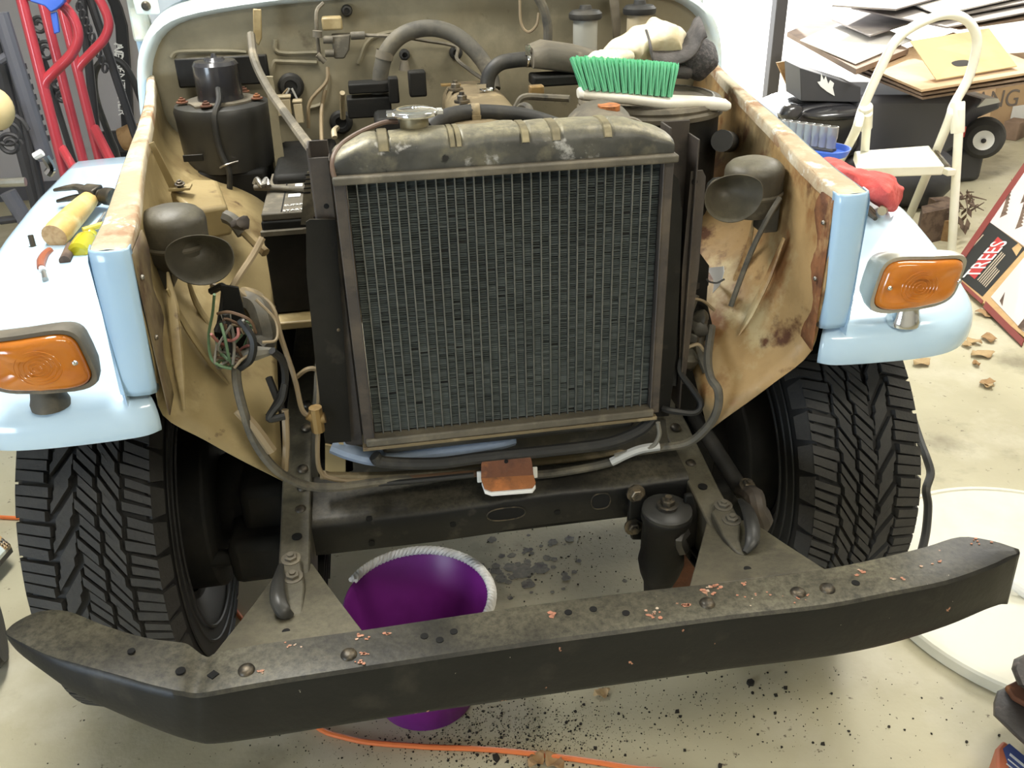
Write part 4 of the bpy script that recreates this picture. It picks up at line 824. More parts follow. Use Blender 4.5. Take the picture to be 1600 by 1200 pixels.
wire([(1028, 660, .37), (1030, 680, .37), (1018, 698, .372), (985, 705, .378), (960, 712, .38)], .004, 'grey')
wire([(372, 640, .345), (398, 668, .338), (425, 705, .333)], .0088, 'tan', nm='loom_tape')
wire([(497, 580, .42), (490, 576, .42), (478, 578, .42), (462, 590, .43)], .004, 'tan'); 
wire([(497, 580, .42), (499, 610, .41), (498, 640, .40)], .0045, 'tan', nm='brake_pipe'); wire([(497, 670, .39), (496, 710, .385), (500, 735, .38), (515, 747, .378), (560, 752, .376), (620, 752, .376)], .0042, 'tan', nm='brake_pipe')
wire([(330, 445, .52), (370, 458, .5), (400, 462, .48), (425, 480, .46), (440, 530, .44), (460, 590, .42), (472, 640, .40), (486, 652, .39)], .0045, 'tan', nm='brake_pipe')
tf = MB().lathe([(.011, -.022), (.011, .022)], P(495, 655, Y=.385), (0, 0, 1), 10).cyl(P(495, 655, Y=.385), P(482, 648, Y=.385), .009).cyl(P(495, 655, Y=.385), P(508, 652, Y=.385), .009).build('pipe_tee', 'brass', car, label='dirty brass brake pipe tee')
wire([(410, 372, .50), (395, 400, .48), (375, 430, .45), (358, 458, .43)], .0055, 'tan', nm='washer_hose')
wire([(352, 338, .55), (365, 345, .54), (380, 365, .53)], .011, 'hose', nm='clamp_lump'); rough_pts(MB().ball(P(375, 350, Y=.53), .014, 12, 9), .008, 70).build('wire_clip', 'brown_grey', car)
wire([(365, 345, .54), (395, 375, .52), (415, 395, .5)], .008, 'cream', nm='cream_strip')
MB().prism([P(x, y, Y=.475) for x, y in ((1066, 400), (1092, 393), (1108, 415), (1104, 470), (1116, 520), (1108, 585), (1086, 640), (1056, 640))], (0, .006, 0)).build('apron_shade_plate', 'deep', car)  # added near-black plate, paints the shade beside the right apron
MB().prism([P(x, y, Y=.415) for x, y in ((346, 446), (372, 450), (384, 500), (396, 556), (368, 578), (338, 548), (334, 515), (350, 480))], (0, .006, 0)).build('wire_shade_plate', 'deep', car)  # near-black sheet put in as the shade behind the wire tangle
MB().prism([P(x, y, Y=.41) for x, y in ((343, 488), (361, 490), (362, 516), (352, 512))], (0, .003, 0)).build('pale_tag', 'plastic_grey', car, label='pale grey tag behind the wires')
# bundle of loose wires on the left
bun = [((335, 460), (332, 490), (326, 525), (330, 560), (345, 572), (362, 576)), ((400, 468), (430, 500), (432, 530), (410, 535)), ((345, 505), (352, 530), (358, 560), (364, 572)), ((330, 522), (340, 533), (352, 540), (372, 548)),
       ((365, 570), (372, 552), (382, 542), (400, 538)), ((338, 528), (345, 550), (356, 562)), ((372, 512), (372, 525), (362, 532), (350, 530)), ((380, 500), (388, 520), (386, 545), (372, 560)), ((345, 548), (350, 566), (366, 578)),
       ((340, 490), (360, 488), (390, 500), (400, 520)), ((366, 575), (380, 560), (400, 552), (425, 548)), ((425, 548), (442, 565), (445, 600), (432, 630), (420, 650)), ((352, 495), (362, 510), (366, 540), (364, 570)), ((375, 500), (395, 530), (392, 560), (375, 575))]
cl = ['green', 'tan', 'green', 'pink', 'pink', 'green', 'pink', 'grey', 'green', 'brown', 'tan', 'black', 'grey', 'black']
wb = MB().tube([P(x, y, Y=.385) for x, y in ((352, 490), (358, 520), (362, 550), (364, 575))], .006, 7, 5).build('wire_bundle', WIRE['black'], car, label='tangle of loose coloured wires')
for i, (pts, c) in enumerate(zip(bun, cl)):
    MB().tube([P(x, y, Y=.375+.02*sin(i*1.7+k)) for k, (x, y) in enumerate(pts)], .0024 if c != 'black' else .0062, 6, 6).build('loose_wire', WIRE[c], wb)
for i in range(10):
    a = random.uniform(0, 6.28); c0 = V((365, 540, 0)); pts = [(c0.x+random.uniform(-32, 30), c0.y+random.uniform(-40, 32)) for _ in range(4)]
    MB().tube([P(x, y, Y=.385+random.uniform(-.02, .02)) for x, y in pts], .0022, 6, 6).build('loose_wire', WIRE[random.choice(['green', 'brown', 'black', 'tan', 'grey'])], wb)
MB().tube([P(375, 560, Y=.38), P(400, 552, Y=.38), P(430, 548, Y=.385)], [.010, .012, .005], 8, 4).build('tape_end', WIRE['grey'], wb)
wire([(445, 600, .37), (440, 625, .36), (425, 645, .35), (422, 655, .345), (445, 650, .35)], .006, 'black', nm='cable')
wire([(330, 455, .45), (350, 450, .43), (345, 500, .42), (340, 520, .41)], .006, 'black', nm='cable')
wire([(380, 470, .47), (400, 478, .45), (410, 500, .43), (415, 530, .42), (400, 545, .4)], .018, 'hose', nm='rubber_boot')
MB().lathe([(.022, -.02), (.024, -.01), (.022, 0), (.024, .01), (.02, .02)], P(388, 475, Y=.47), (.4, 0, .8), 16).build('rubber_boot', 'tan_dust', car)
wire([(420, 590, .42), (440, 640, .38), (450, 655, .37)], .006, 'black', nm='cable'); wire([(445, 640, .36), (447, 690, .35), (445, 735, .345)], .006, 'tan', nm='cream_tube')
wire([(1218, 310, .45), (1200, 340, .43), (1175, 390, .42), (1150, 455, .41), (1142, 478, .41)], .0048, 'hose', nm='horn_wire')
wire([(1100, 440, .5), (1075, 450, .47), (1062, 480, .45), (1055, 540, .44), (1050, 600, .43)], .011, 'rubber', nm='cable')
wire([(1085, 460, .47), (1065, 520, .45), (1052, 590, .44)], .009, 'hose', nm='cable')
wire([(1072, 465, .46), (1098, 470, .46), (1116, 485, .46)], .0028, 'tan'); wire([(1070, 545, .42), (1090, 538, .42), (1100, 548, .42)], .003, 'tan')
wire([(1065, 555, .42), (1062, 580, .41), (1080, 605, .40), (1095, 630, .39), (1085, 645, .385), (1050, 642, .39), (1035, 638, .4)], .0058, 'black', nm='cable')
wire([(1098, 500, .46), (1092, 540, .45), (1106, 580, .43)], .010, 'hose', nm='cable')
for x, y, r in ((1090, 510, .02), (1080, 525, .018), (1075, 560, .022), (1088, 555, .018), (1095, 498, .016)): rough_pts(MB().ball(P(x, y, Y=.455), r, 12, 9), .006, 60).build('wire_connector', 'dusty', car)
MB().prism([P(x, y, X=.415) for x, y in ((1101, 419), (1112, 418), (1131, 416), (1132, 424), (1129, 437), (1124, 447), (1114, 458), (1116, 446), (1115, 436), (1110, 427))], (-.001, 0, 0)).build('bright_gap_patch', 'white', car, label='white piece standing in for bright floor seen through the apron gap')  # added white piece in place of the bright view through an apron gap
wire([(1104, 436, .37), (1108, 440, .37), (1120, 442, .37), (1132, 436, .37)], .0015, 'black')
wire([(1047, 300, .41), (1044, 400, .41), (1040, 500, .41), (1035, 620, .41)], .0022, 'grey')

# ================================================================== LOOSE THINGS ON THE TRUCK
# ---- brush
b0 = P(903, 146, Y=.70); bu = (P(1140, 166, Y=.70)-b0).normalized(); LB = (P(1140, 166, Y=.70)-b0).length
root = thing('scrub_brush', 'white handled scrub brush with green bristles lying on its back on the air cleaner', 'brush', b0)
rows = []; wv = V((0, 1, .02))
for t, w_, h_ in ((0, .012, .008), (.02, .022, .011), (.3, .026, .0115), (.55, .026, .012), (.66, .022, .012), (.75, .017, .012), (.9, .016, .012), (.97, .014, .011), (1, .008, .006)):
    c = b0+bu*LB*t+V((0, 0, .002*sin(t*9))); rows.append([c+wv*(w_*cos(2*pi*k/16))+V((0, 0, h_*math.copysign(abs(sin(2*pi*k/16))**.7, sin(2*pi*k/16)))) for k in range(16)])
MB().loft(rows).build('handle', 'white_pl', root, smooth=50)
tu = MB()
for i in range(34):
    a = random.uniform(0, 6.28); r0 = math.sqrt(random.random())*.0046; bx_ = V((cos(a)*r0, sin(a)*r0, 0)); tp = V((cos(a)*r0*1.9+random.uniform(-.002, .002), sin(a)*r0*1.9, random.uniform(.049, .058)))
    dr = V((-sin(a), cos(a), 0))*.0009; tu.add([bx_-dr, bx_+dr, tp+dr, tp-dr, bx_+V((dr.y, -dr.x, 0)), bx_-V((dr.y, -dr.x, 0)), tp-V((dr.y, -dr.x, 0)), tp+V((dr.y, -dr.x, 0))], [(0, 1, 2, 3), (4, 5, 6, 7)])
tum = tu.mesh('tuft', 'green', V((0, 0, 0)), 0)
for j in range(4):
    for i in range(14):
        o = bpy.data.objects.new('tuft', tum); COL.objects.link(o); o.parent = root
        t = .03+.55*(i+(.15 if j % 2 else 0))/13.2
        o.location = bu*LB*t+V((0, -.018+.012*j, .010))
        o.rotation_euler = (R(-10+7*j), R((i-8.5)*2.0+random.uniform(-2, 2)), 0)
# ---- gloves
gl = thing('work_glove', 'crumpled cream leather work glove with a grey cuff lying behind the green brush', 'glove', P(1000, 92, Y=.86))
rows = []
for (x, y), w_, h_ in (((916, 90), .012, .006), ((935, 84), .03, .014), ((960, 74), .042, .024), ((990, 62), .05, .034), ((1020, 55), .052, .042), ((1050, 56), .045, .040), ((1068, 66), .034, .03)):
    c = P(x, y+16, Y=.88); rows.append([c+V((0, w_*cos(2*pi*k/20), h_*.85*sin(2*pi*k/20))) for k in range(20)])
cl_ = [catmull([r[k] for r in rows], 6) for k in range(20)]; rows = [[cl_[k][i] for k in range(20)] for i in range(len(cl_[0]))]
g_ = MB().loft(rows)
for p in g_.v: p += noise.noise_vector(p*22)*.014+noise.noise_vector(p*60)*.008+V((0, 0, .010))
g_.build('glove_body', 'leather', gl, smooth=70, sub=1)
for k, (dx_, ln) in enumerate(((-.06, .06), (-.04, .07), (-.02, .07), (.0, .06))):
    c = P(940+k*14, 88, Y=.84-.01*k); f_ = MB().tube([c, c+V((-.02, -.02, .002)), c+V((-.04, -.035, -.006))], [.012, .011, .006], 10, 4); rough_pts(f_, .003, 60).build('glove_finger', 'leather', gl, smooth=70)
rows = []
for (x, y), tw in (((1015, 58), 0), ((1018, 78), .2), ((1035, 84), .4), ((1062, 80), .5), ((1082, 66), .3), ((1092, 46), .1), ((1100, 40), 0)):
    c = P(x, y, Y=.83); rows.append([c+V((.003*tw, -.02, -.016)), c+V((0, .0, .0)), c+V((.004, .03, .010)), c+V((.008, .055, .012))])
rows = catmull_rows = [[V(p) for p in r] for r in rows]
cols = [catmull([r[k] for r in rows], 5) for k in range(4)]
MB().grid(cols).build('glove_cuff', 'knit', gl, smooth=70, solid=.004, label='grey knitted cuff curled open')
g2 = thing('work_glove', 'dark dotted rubber work glove bunched up at the right end of the cream glove', 'glove', P(1090, 120, Y=.86))
g_ = MB().ball(P(1090, 92, Y=.87), .045, 24, 16, (.85, 1, .95))
for p in g_.v: p += noise.noise_vector(p*22)*.010
g_.build('glove_body', 'dots', g2, smooth=70)
g_ = MB().ball(P(1060, 112, Y=.86), .030, 18, 12, (1.2, 1, .5)); rough_pts(g_, .006, 40).build('glove_thumb', 'knit', g2, smooth=70)

# ---- left fender tools
zl = lambda y: zf(y)+.001
ha, hb_ = P(85, 369, Z=.995), P(140, 311, Z=1.018)
hm = thing('hammer', 'claw hammer with a thick pale wooden handle lying on the left fender', 'hammer', P(120, 345, Z=.985))
hd = (hb_-ha).normalized()
MB().tube([ha, ha+hd*.02, ha.lerp(hb_, .3), ha.lerp(hb_, .6), ha.lerp(hb_, .85), hb_], [.0225, .0245, .0235, .022, .0195, .017], 20, 4, .92).build('handle', 'wood', hm, smooth=50)
MB().lathe([(.0223, 0), (.0223, .0012), (.012, .0018), (0, .002)], ha-hd*.0005, -hd, 20, caps=False).build('handle_end', 'endgrain', hm, label='sawn end grain of the handle')
hx = (P(180, 314, Z=1.018)-P(80, 304, Z=1.018)).normalized()
hc = hb_+hd*.014+V((0, 0, .002))
MB().box(hc, (.038, .030, .034), basis((0, 0, 0), hx, hd).to_3x3()).build('hammer_head', 'dark_steel', hm, bevel=.003)
MB().lathe([(.013, .016), (.012, .022), (.016, .030), (.017, .033), (.017, .048), (.0145, .051), (0, .051)], hc, hx, 20, caps=False).build('striking_face', 'dark_steel', hm)
for w_ in (-1, 1):
    MB().tube([hc-hx*.012+V((0, 0, .009*w_)), hc-hx*.035+V((0, 0, .010*w_+.002))+hd*.002, hc-hx*.060+V((0, 0, .0105*w_))-hd*.004, hc-hx*.085+V((0, 0, .011*w_-.003))-hd*.012], [.011, .0105, .009, .0055], 10, 4, .6).build('claw', 'dark_steel', hm)
# yellow screwdriver
sa, sb = P(122, 396, Z=.976), P(152, 352, Z=.992); sd_ = (sb-sa).normalized()
sd = thing('screwdriver', 'screwdriver with a clear yellow handle lying beside the hammer', 'screwdriver', P(130, 385, Z=.97))
MB().lathe([(.0, 0), (.013, .0), (.0185, .004), (.0195, .02), (.0195, .045), (.016, .056), (.0125, .062), (.014, .07), (.009, .08)], sa, sd_, 16, caps=False).build('handle', 'yellow_cl', sd, label='clear yellow plastic handle')
MB().cyl(sa+sd_*.078, sa+sd_*.16, .0035).build('shaft', 'steel', sd)
s2a, s2b = P(130, 360, Z=.998), P(164, 350, Z=1.0); sd2 = thing('pencil', 'short yellow pencil-thin marker lying across the tools by the apron', 'pencil', s2a)
MB().cyl(s2a, s2b, .0055, n=10).build('body', 'yellow', sd2); MB().cyl(s2b, s2b+(s2b-s2a)*.12, .0045, .003, 10).build('tip', 'rubber', sd2)
p0, p1 = P(152, 402, Z=.963), P(158, 360, Z=.975); MB().tube([p0, p0.lerp(p1, .4), p1], [.008, .0095, .007], 12, 4).solo('screwdriver', 'purple_h', 'violet plastic tool handle tucked between the yellow screwdriver and the apron', 'tool')
rt_ = thing('awl', 'small hooked tool with a red-brown knob pointing down the left fender', 'tool', P(66, 405, Z=.965))
MB().tube([P(78, 392, Z=.975), P(70, 398, Z=.975), P(65, 408, Z=.972), P(64, 418, Z=.969)], [.007, .007, .008, .0065], 10, 5).build('knob', 'redbrown', rt_)
MB().tube([P(65, 417, Z=.968), P(67, 424, Z=.966)], .0055, 10, 2).build('ferrule', 'white', rt_); MB().tube([P(68, 425, Z=.965), P(71, 437, Z=.962)], [.004, .005], 8, 2).build('tip', 'steel', rt_)
bl_ = thing('hex_bolt', 'short black flanged bolt standing beside the hammer handle end', 'bolt', P(52, 392, Z=.968))
c = P(54, 392, Z=.968); MB().lathe([(.012, 0), (.012, .003), (.008, .004), (.008, .009), (.005, .009), (.005, .028), (.004, .029)], c, (-.1, .35, 1), 12).build('bolt_body', 'dark_steel', bl_)
MB().cyl(P(101, 408, Z=.972), P(112, 385, Z=.978), .0095, n=14).solo('socket', 'bark', 'small dark brown socket under the hammer handle', 'socket')

# ---- right fender: rag, sockets, tray, pliers
ctl = [[(1270, 249, .035), (1300, 244, .045), (1332, 258, .05), (1370, 268, .05), (1403, 280, .03)], [(1278, 258, .05), (1312, 260, .075), (1350, 272, .07), (1384, 279, .07), (1411, 296, .035)],
       [(1296, 276, .05), (1333, 284, .06), (1358, 296, .05), (1390, 304, .05), (1412, 310, .02)], [(1312, 290, .045), (1345, 298, .04), (1364, 312, .03), (1392, 326, .018), (1405, 322, .008)], [(1318, 296, .012), (1346, 306, .010), (1366, 320, .006), (1390, 331, .004), (1402, 327, .004)]]
def onf(px, py, h):
    z = 1.0
    for _ in range(6): p = P(px, py, Z=z+h); z = zf(p.y)
    return P(px, py, Z=z+h)
ctl = [[onf(*q) for q in r] for r in ctl]
rw = [catmull(r, 7) for r in ctl]; rw = [catmull([r[k] for r in rw], 6) for k in range(len(rw[0]))]
rgm = MB().grid(rw)
for p in rgm.v:
    k = min(1, max(0, (p.z-zf(p.y)-.006)/.03)); p += (noise.noise_vector(p*26)*.010+noise.noise_vector(p*60)*.004)*k
rgm.solo('shop_rag', 'redrag', 'crumpled red cloth shop rag on the right fender', 'rag', smooth=70, solid=.003, sub=1)
blt = thing('tray', 'round blue plastic tray behind the red rag on the right fender', 'tray', P(1289, 242, Z=1.004))
MB().lathe([(0, .001), (.045, .001), (.050, .012), (.052, .016), (.049, .016), (.044, .005), (0, .005)], OFF[blt], (0, 0, 1), 32, caps=False).build('dish', 'blue_pl', blt)
sock = None
rl = thing('socket_rail', 'black socket holder rail standing on the right fender behind the tray', 'holder', (.74, 1.10, zf(1.1)))
r0, r1 = P(1216, 216, Z=1.02), P(1298, 228, Z=1.02); zr = zf(1.1)
MB().box(((r0.x+r1.x)/2, (r0.y+r1.y)/2, zr+.010), ((r1-r0).length+.02, .024, .018), Matrix.Rotation(math.atan2((r1-r0).y, (r1-r0).x), 3, 'Z')).build('rail_body', 'blackbox', rl, bevel=.003)
for k in range(8):
    c = r0.lerp(r1, k/7); c.z = zr+.0195
    if sock is None:
        sock = thing('chrome_socket', 'x', 'socket', c, 'chrome sockets in a row on the rail')
        MB().lathe([(.0105, 0), (.0105, .018), (.0118, .022), (.0118, .045), (.0095, .0455), (.0095, .03), (0, .03)], c, (0, 0, 1), 14, caps=False).build('barrel', 'socket', sock)
        o = sock
    else:
        o = sock.copy(); COL.objects.link(o); o.location = c
        for q in sock.children: dup(q, o)
    o['label'] = 'chrome socket standing in the rail, %s from the left end of the row of eight' % ('first second third fourth fifth sixth seventh eighth'.split()[k])
pl = thing('pliers', 'dark greasy pliers half hidden under the red rag beside the apron', 'pliers', P(1345, 320, Z=.972))
for d_ in (0, 7): MB().tube([P(1336+d_, 312, Z=.985), P(1342+d_, 322, Z=.975), P(1356+d_*.4, 330-d_*.5, Z=.972), P(1368-d_*.2, 342-d_, Z=.966)], [.006, .008, .006, .004], 8, 4).build('jaw', 'dark_steel', pl)
MB().cyl(P(1347, 318, Z=.972), P(1347, 312, Z=.985), .011).build('pivot', 'dark_steel', pl)
MB().cyl(P(1378, 330, Z=.972), P(1384, 322, Z=.974), .0085, n=16).solo('cap', 'plastic_amb', 'small cream cap lying in front of the red rag', 'cap')

# ================================================================== GARAGE: LEFT
# ---- red hand truck
ya = 1.95
ht = thing('hand_truck', 'red tubular hand truck with two looped handles standing by the back wall', 'hand truck', (-1.05, 2.1, 0))
def rail_pts(a, b, y): 
    p, q = P(*a, Y=y), P(*b, Y=y); d = (q-p)/(q.z-p.z); return p+d*(1.36-p.z), p+d*(.03-p.z)
ra = rail_pts((34, 0), (105, 285), 1.95); rb = rail_pts((70, 17), (138, 282), 2.10); rc = rail_pts((100, 25), (163, 280), 2.25)
for r_ in (ra, rc): MB().tube([r_[0], r_[1]], .0155, 12, 1).build('side_rail', 'red_truck', ht)
MB().tube([rb[0], rb[1]], .0145, 12, 1).build('centre_bar', 'red_truck', ht)
for yy, pts in ((1.95, [(30, -14), (55, -4), (82, 0), (104, 14), (118, 36), (122, 60), (112, 84), (92, 105), (73, 124), (69, 135)]), (2.25, [(98, 5), (120, -22), (145, -12), (160, 8), (170, 36), (163, 60), (145, 80), (126, 100), (122, 108)])):
    MB().tube([P(x, y, Y=yy) for x, y in pts], .0145, 12, 5).build('loop_handle', 'red_truck', ht)
MB().tube([P(97, 232, Y=1.95), P(130, 290, Y=1.8)], .0135, 10, 1).build('wheel_brace', 'red_truck', ht); MB().tube([P(147, 200, Y=2.25), P(188, 280, Y=2.1)], .0165, 10, 1).build('wheel_brace', 'red_truck', ht)
for z in (.25, .7): MB().cyl(V((ra[1].x, ra[1].y, z)), V((rc[1].x, rc[1].y, z)), .012).build('cross_bar', 'red_truck', ht)
MB().box(((ra[1].x+rc[1].x)/2+.12, 2.1, .012), (.28, .36, .012)).build('toe_plate', 'red_truck', ht)
for y in (1.88, 2.32): MB().lathe([(.03, -.03), (.10, -.028), (.125, -.018), (.125, .018), (.10, .028), (.03, .03)], (ra[1].x-.12, y, .126), (0, 1, 0), 24).build('wheel', 'tire', ht)
# blue clamp on top
bc_ = thing('clamp', 'blue spring clamp hanging on the red hand truck handle', 'clamp', P(85, 30, Y=1.95))
MB().prism([P(x, y, Y=1.93) for x, y in ((46, -10), (108, -10), (104, 3), (94, 13), (84, 18), (74, 8), (52, 1))], (0, -.03, 0)).build('jaw', 'blue_pl', bc_, bevel=.004)
MB().prism([P(x, y, Y=1.92) for x, y in ((80, 20), (90, 18), (95, 50), (86, 53))], (0, -.012, 0)).build('handle', 'blue_pl', bc_, bevel=.003)
# ---- dark racks at far left
gp = P(10, 40, Y=1.6); 
rk = thing('garden_rack', 'dark wrought iron rack with grey tubes at the left edge', 'rack', (-1.18, 1.6, 0))
def v2(a, b, y, r, m, nm, n=10, ext=True):
    p, q = P(*a, Y=y), P(*b, Y=y); 
    if ext: d = (q-p)/(q.z-p.z); q = p+d*(.02-p.z)
    return MB().tube([p, q], r, n, 1).build(nm, m, rk)
v2((0, 20), (72, 250), 1.7, .020, 'greypole', 'grey_tube', ext=False); v2((-8, 60), (50, 280), 1.75, .022, 'iron', 'post'); v2((18, 90), (62, 290), 1.72, .012, 'iron', 'post')
v2((12, 300), (40, 345), 1.5, .02, 'greypole', 'leg')
v2((0, 95), (20, 82), 1.7, .012, 'greypole', 'hook', ext=False); v2((0, 286), (40, 284), 1.6, .012, 'dullchrome', 'shelf_bar', ext=False); v2((0, 345), (55, 338), 1.5, .010, 'iron', 'shelf_bar', ext=False)
v2((32, 110), (66, 250), 1.72, .014, 'iron', 'toothed_bar', ext=False)
for k in range(8): MB().box(P(35+k*5.2, 104+k*16, Y=1.72), (.018, .014, .014)).build('tooth', 'iron', rk)
for cx_, cy_, r_ in ((12, 205, .05), (16, 226, .03)):
    MB().tube([P(cx_, cy_, Y=1.6)+V((cos(a)*r_*(1-a/14), 0, sin(a)*r_*(1-a/14))) for a in [k*.55 for k in range(18)]], .006, 6, 2).build('scroll', 'iron', rk)
MB().tube([P(70, 245, Y=1.65), P(80, 262, Y=1.65), P(75, 272, Y=1.65)], .012, 8, 4).build('bright_hook', 'chrome', rk); MB().tube([P(54, 245, Y=1.65), P(66, 238, Y=1.65)], .010, 8, 1).build('white_peg', 'white', rk)
rk0 = rk
rk = thing('iron_trellis', 'black wrought iron trellis with scrolls and chain behind the red hand truck', 'trellis', (-1.2, 2.6, 0))
for cx_, cy_, r_ in ((72, 80, .035), (90, 130, .025), (97, 152, .02), (62, 40, .03)):
    MB().tube([P(cx_, cy_, Y=2.55)+V((cos(a)*r_*(1-a/14), 0, sin(a)*r_*(1-a/14))) for a in [k*.55 for k in range(18)]], .007, 6, 2).build('scroll', 'iron', rk)
v2((44, 30), (92, 150), 2.6, .008, 'iron', 'scroll_bar', ext=False); v2((56, 60), (112, 240), 2.6, .011, 'iron', 'scroll_bar')
v2((128, -5), (158, 280), 2.6, .015, 'iron', 'chain_post', ext=True)
for k in range(9): MB().tube([P(124+k*5+cos(a)*4, 10+k*12+sin(a)*7, Y=2.55) for a in [j*2*pi/10 for j in range(10)]], .005, 6, 1, closed=True).build('chain_link', 'iron', rk)
v2((140, -5), (178, 110), 2.6, .015, 'iron', 'post', ext=True)
cb = MB().tube([P(192, 262, Y=2.9)*1.0-V((0, 0, P(192, 262, Y=2.9).z-.013)), P(188, 262, Y=2.9), P(172, 215, Y=2.9), P(152, 160, Y=2.9), P(147, 122, Y=2.9), P(155, 100, Y=2.9), P(172, 92, Y=2.9), P(192, 100, Y=2.9), P(208, 125, Y=2.9), P(220, 155, Y=2.9), P(232, 185, Y=2.9), P(245, 230, Y=2.9), P(255, 300, Y=2.9)-V((0, 0, P(255, 300, Y=2.9).z-.013))], .013, 10, 6)
cb.solo('hose', 'rubber', 'black hose looped in an arch in front of the back wall', 'hose')
# ski bag with lettering
bg_ = thing('ski_bag', 'tall curved black nylon bag with white lettering leaning on the back wall', 'bag', P(195, 250, Y=4.5))
lft = [(158, -20), (172, 10), (180, 40), (183, 90), (187, 150), (190, 200), (183, 230), (172, 250)]; rgt = [(178, -20), (192, 12), (200, 40), (204, 90), (208, 150), (210, 205), (207, 235), (190, 258)]
rows = [[P(*l, Y=4.62), P(l[0]+3, l[1], Y=4.56), P(r_[0]-3, r_[1], Y=4.56), P(*r_, Y=4.62), P(r_[0], r_[1], Y=4.68), P(l[0], l[1], Y=4.68)] for l, r_ in zip(lft, rgt)]
MB().loft(rows).build('bag_body', 'bag', bg_, smooth=50)
text('NEW', .062, basis(P(184.5, 89, Y=4.555), P(187, 150, Y=4.555)-P(184, 90, Y=4.555), (1, 0, 0)), 'white', 'lettering', bg_)
text('ADVENTURER', .062, basis(P(188, 125, Y=4.555), P(187, 150, Y=4.555)-P(184, 90, Y=4.555), (1, 0, 0)), 'white', 'lettering', bg_)
MB().box(P(180, 222, Y=4.5), (.16, .06, .12)).build('bag_buckle', 'iron', bg_, bevel=.01)
MB().lathe([(.06, -.06), (.07, 0), (.06, .06)], P(206, 214, Y=4.42), (1, 0, .2), 20).build('roller', 'leaf', bg_, label='small tan roller')
MB().ball(P(-8, 170, Y=1.45), .042, 18, 12, (1, 1, 1.2)).solo('ball', 'card_y', 'pale tan rounded cushion at the far left edge', 'cushion')
bb = thing('storage_bin', 'pale blue plastic storage bin behind the dark rack at the left edge', 'bin', (-1.70, 1.75, 0))
MB().box((-1.70, 1.75, .27), (.42, .36, .5)).build('bin_body', 'bluestrip', bb, bevel=.02); MB().box((-1.70, 1.75, .535), (.45, .39, .03)).build('bin_lid', 'white_blue', bb, bevel=.01)
# picture frame corner and tyre at the left edge
pf = thing('picture_frame', 'pale framed dark panel leaning on the floor left of the tyre', 'frame', P(-10, 870, Z=0))
cA, cB, cC = P(18, 855, Z=.06), P(-60, 790, Z=.06), P(-40, 920, Z=.06)
e1 = (cB-cA); e2 = (cC-cA)
MB().prism([cA, cA+e1, cA+e1+e2, cA+e2], (0, 0, -.015)).build('panel', 'iron', pf)
MB().prism([cA, cA+e2, cA+e2+e1*.15, cA+e1*.15], (0, 0, .01)).build('frame_side', 'white_blue', pf); MB().prism([cA, cA+e1, cA+e1+e2*.15, cA+e2*.15], (0, 0, .01)).build('frame_side', 'frame_wood', pf)
lt = P(-28, 985, Z=.1); MB().lathe([(.03, -.05), (.09, -.05), (.105, -.03), (.105, .03), (.09, .05), (.03, .05)], (lt.x-.02, lt.y, .106), (1, .3, 0), 32).solo('small_tyre', 'tire', 'small black tyre at the left edge below the bumper tip', 'tyre')

# ================================================================== GARAGE: RIGHT
# ---- step ladder
sl = thing('step_ladder', 'cream folding step ladder with a hooped handle behind the right fender', 'ladder', (2.3, 2.85, 0))
yl = 2.85
def L(x, y, Y=2.85): return P(x, y, Y=Y)
fl_, fr_ = P(1343, 345, Z=.012), P(1487, 392, Z=.012); bl2, br2 = P(1285, 300, Z=.012), P(1418, 345, Z=.012)
tl_, tr_ = L(1347, 172), L(1490, 165)
hoop = [bl2, L(1332, 215), tl_, L(1372, 115), L(1394, 72), L(1412, 52), L(1440, 35), L(1470, 24), L(1495, 24), L(1515, 36), L(1526, 58), L(1524, 85), L(1512, 125), tr_, L(1478, 200), br2]
MB().tube(hoop, .0205, 12, 6).build('hoop_rail', 'ladder', sl)
for t0, ft in ((tl_, fl_), (tr_, fr_)):
    t1 = t0+(ft-t0).normalized()*.01; MB().tube([t1+V((.005, -.04, 0)), ft], .0195, 12, 1).build('front_leg', 'ladder', sl)
    dd = (ft-t0).normalized(); MB().lathe([(.028, -.0), (.030, .005), (.030, .13), (.028, .135)], t0+V((.004, -.02, .02)), dd, 16).build('joint_sleeve', 'ladder', sl)
corner = [P(1335, 236, Z=.45), P(1452, 227, Z=.45), P(1476, 258, Z=.45), P(1345, 262, Z=.45)]
MB().prism(corner, (0, 0, -.045)).build('tread', 'ladder', sl, bevel=.006)
MB().tube([L(1462, 235, 2.9), L(1472, 248, 2.85), L(1484, 262, 2.78)], .008, 8, 3).build('strut', 'steel', sl); MB().box(L(1482, 268, 2.76), (.04, .05, .03)).build('bracket', 'ladder', sl, bevel=.004)
# ---- cardboard pile on the mower
zc = .62
def sheet(pts, z0, th, m, lab, slope=0.0):
    q = [P(x, y, Z=z0) for x, y in pts]; return MB().prism(q, (0, 0, -th)).solo('cardboard_sheet', m, lab, 'cardboard', 'flattened cardboard sheets piled on the mower', bevel=.001)
sheet([(1330, 108), (1442, 152), (1640, 122), (1500, 60)], .60, .012, 'card_d', 'brown flattened carton at the very bottom of the cardboard pile')
sheet([(1338, 104), (1440, 146), (1640, 116), (1500, 58)], .622, .012, 'card_d', 'dark brown flattened carton, second from the bottom of the pile')
sheet([(1345, 100), (1440, 140), (1640, 108), (1490, 50)], .648, .012, 'card', 'tan flattened carton with a thick edge under the sheet with the hand hole')
sheet([(1230, 50), (1338, 108), (1420, 76), (1300, 20)], 0.688, .030, 'card_d', 'brown carton under the white sheet at the left of the pile')
sheet([(1250, 62), (1337, 99), (1425, 62), (1335, 24)], 0.70, .006, 'card_w', 'white cardboard sheet on the left of the pile')
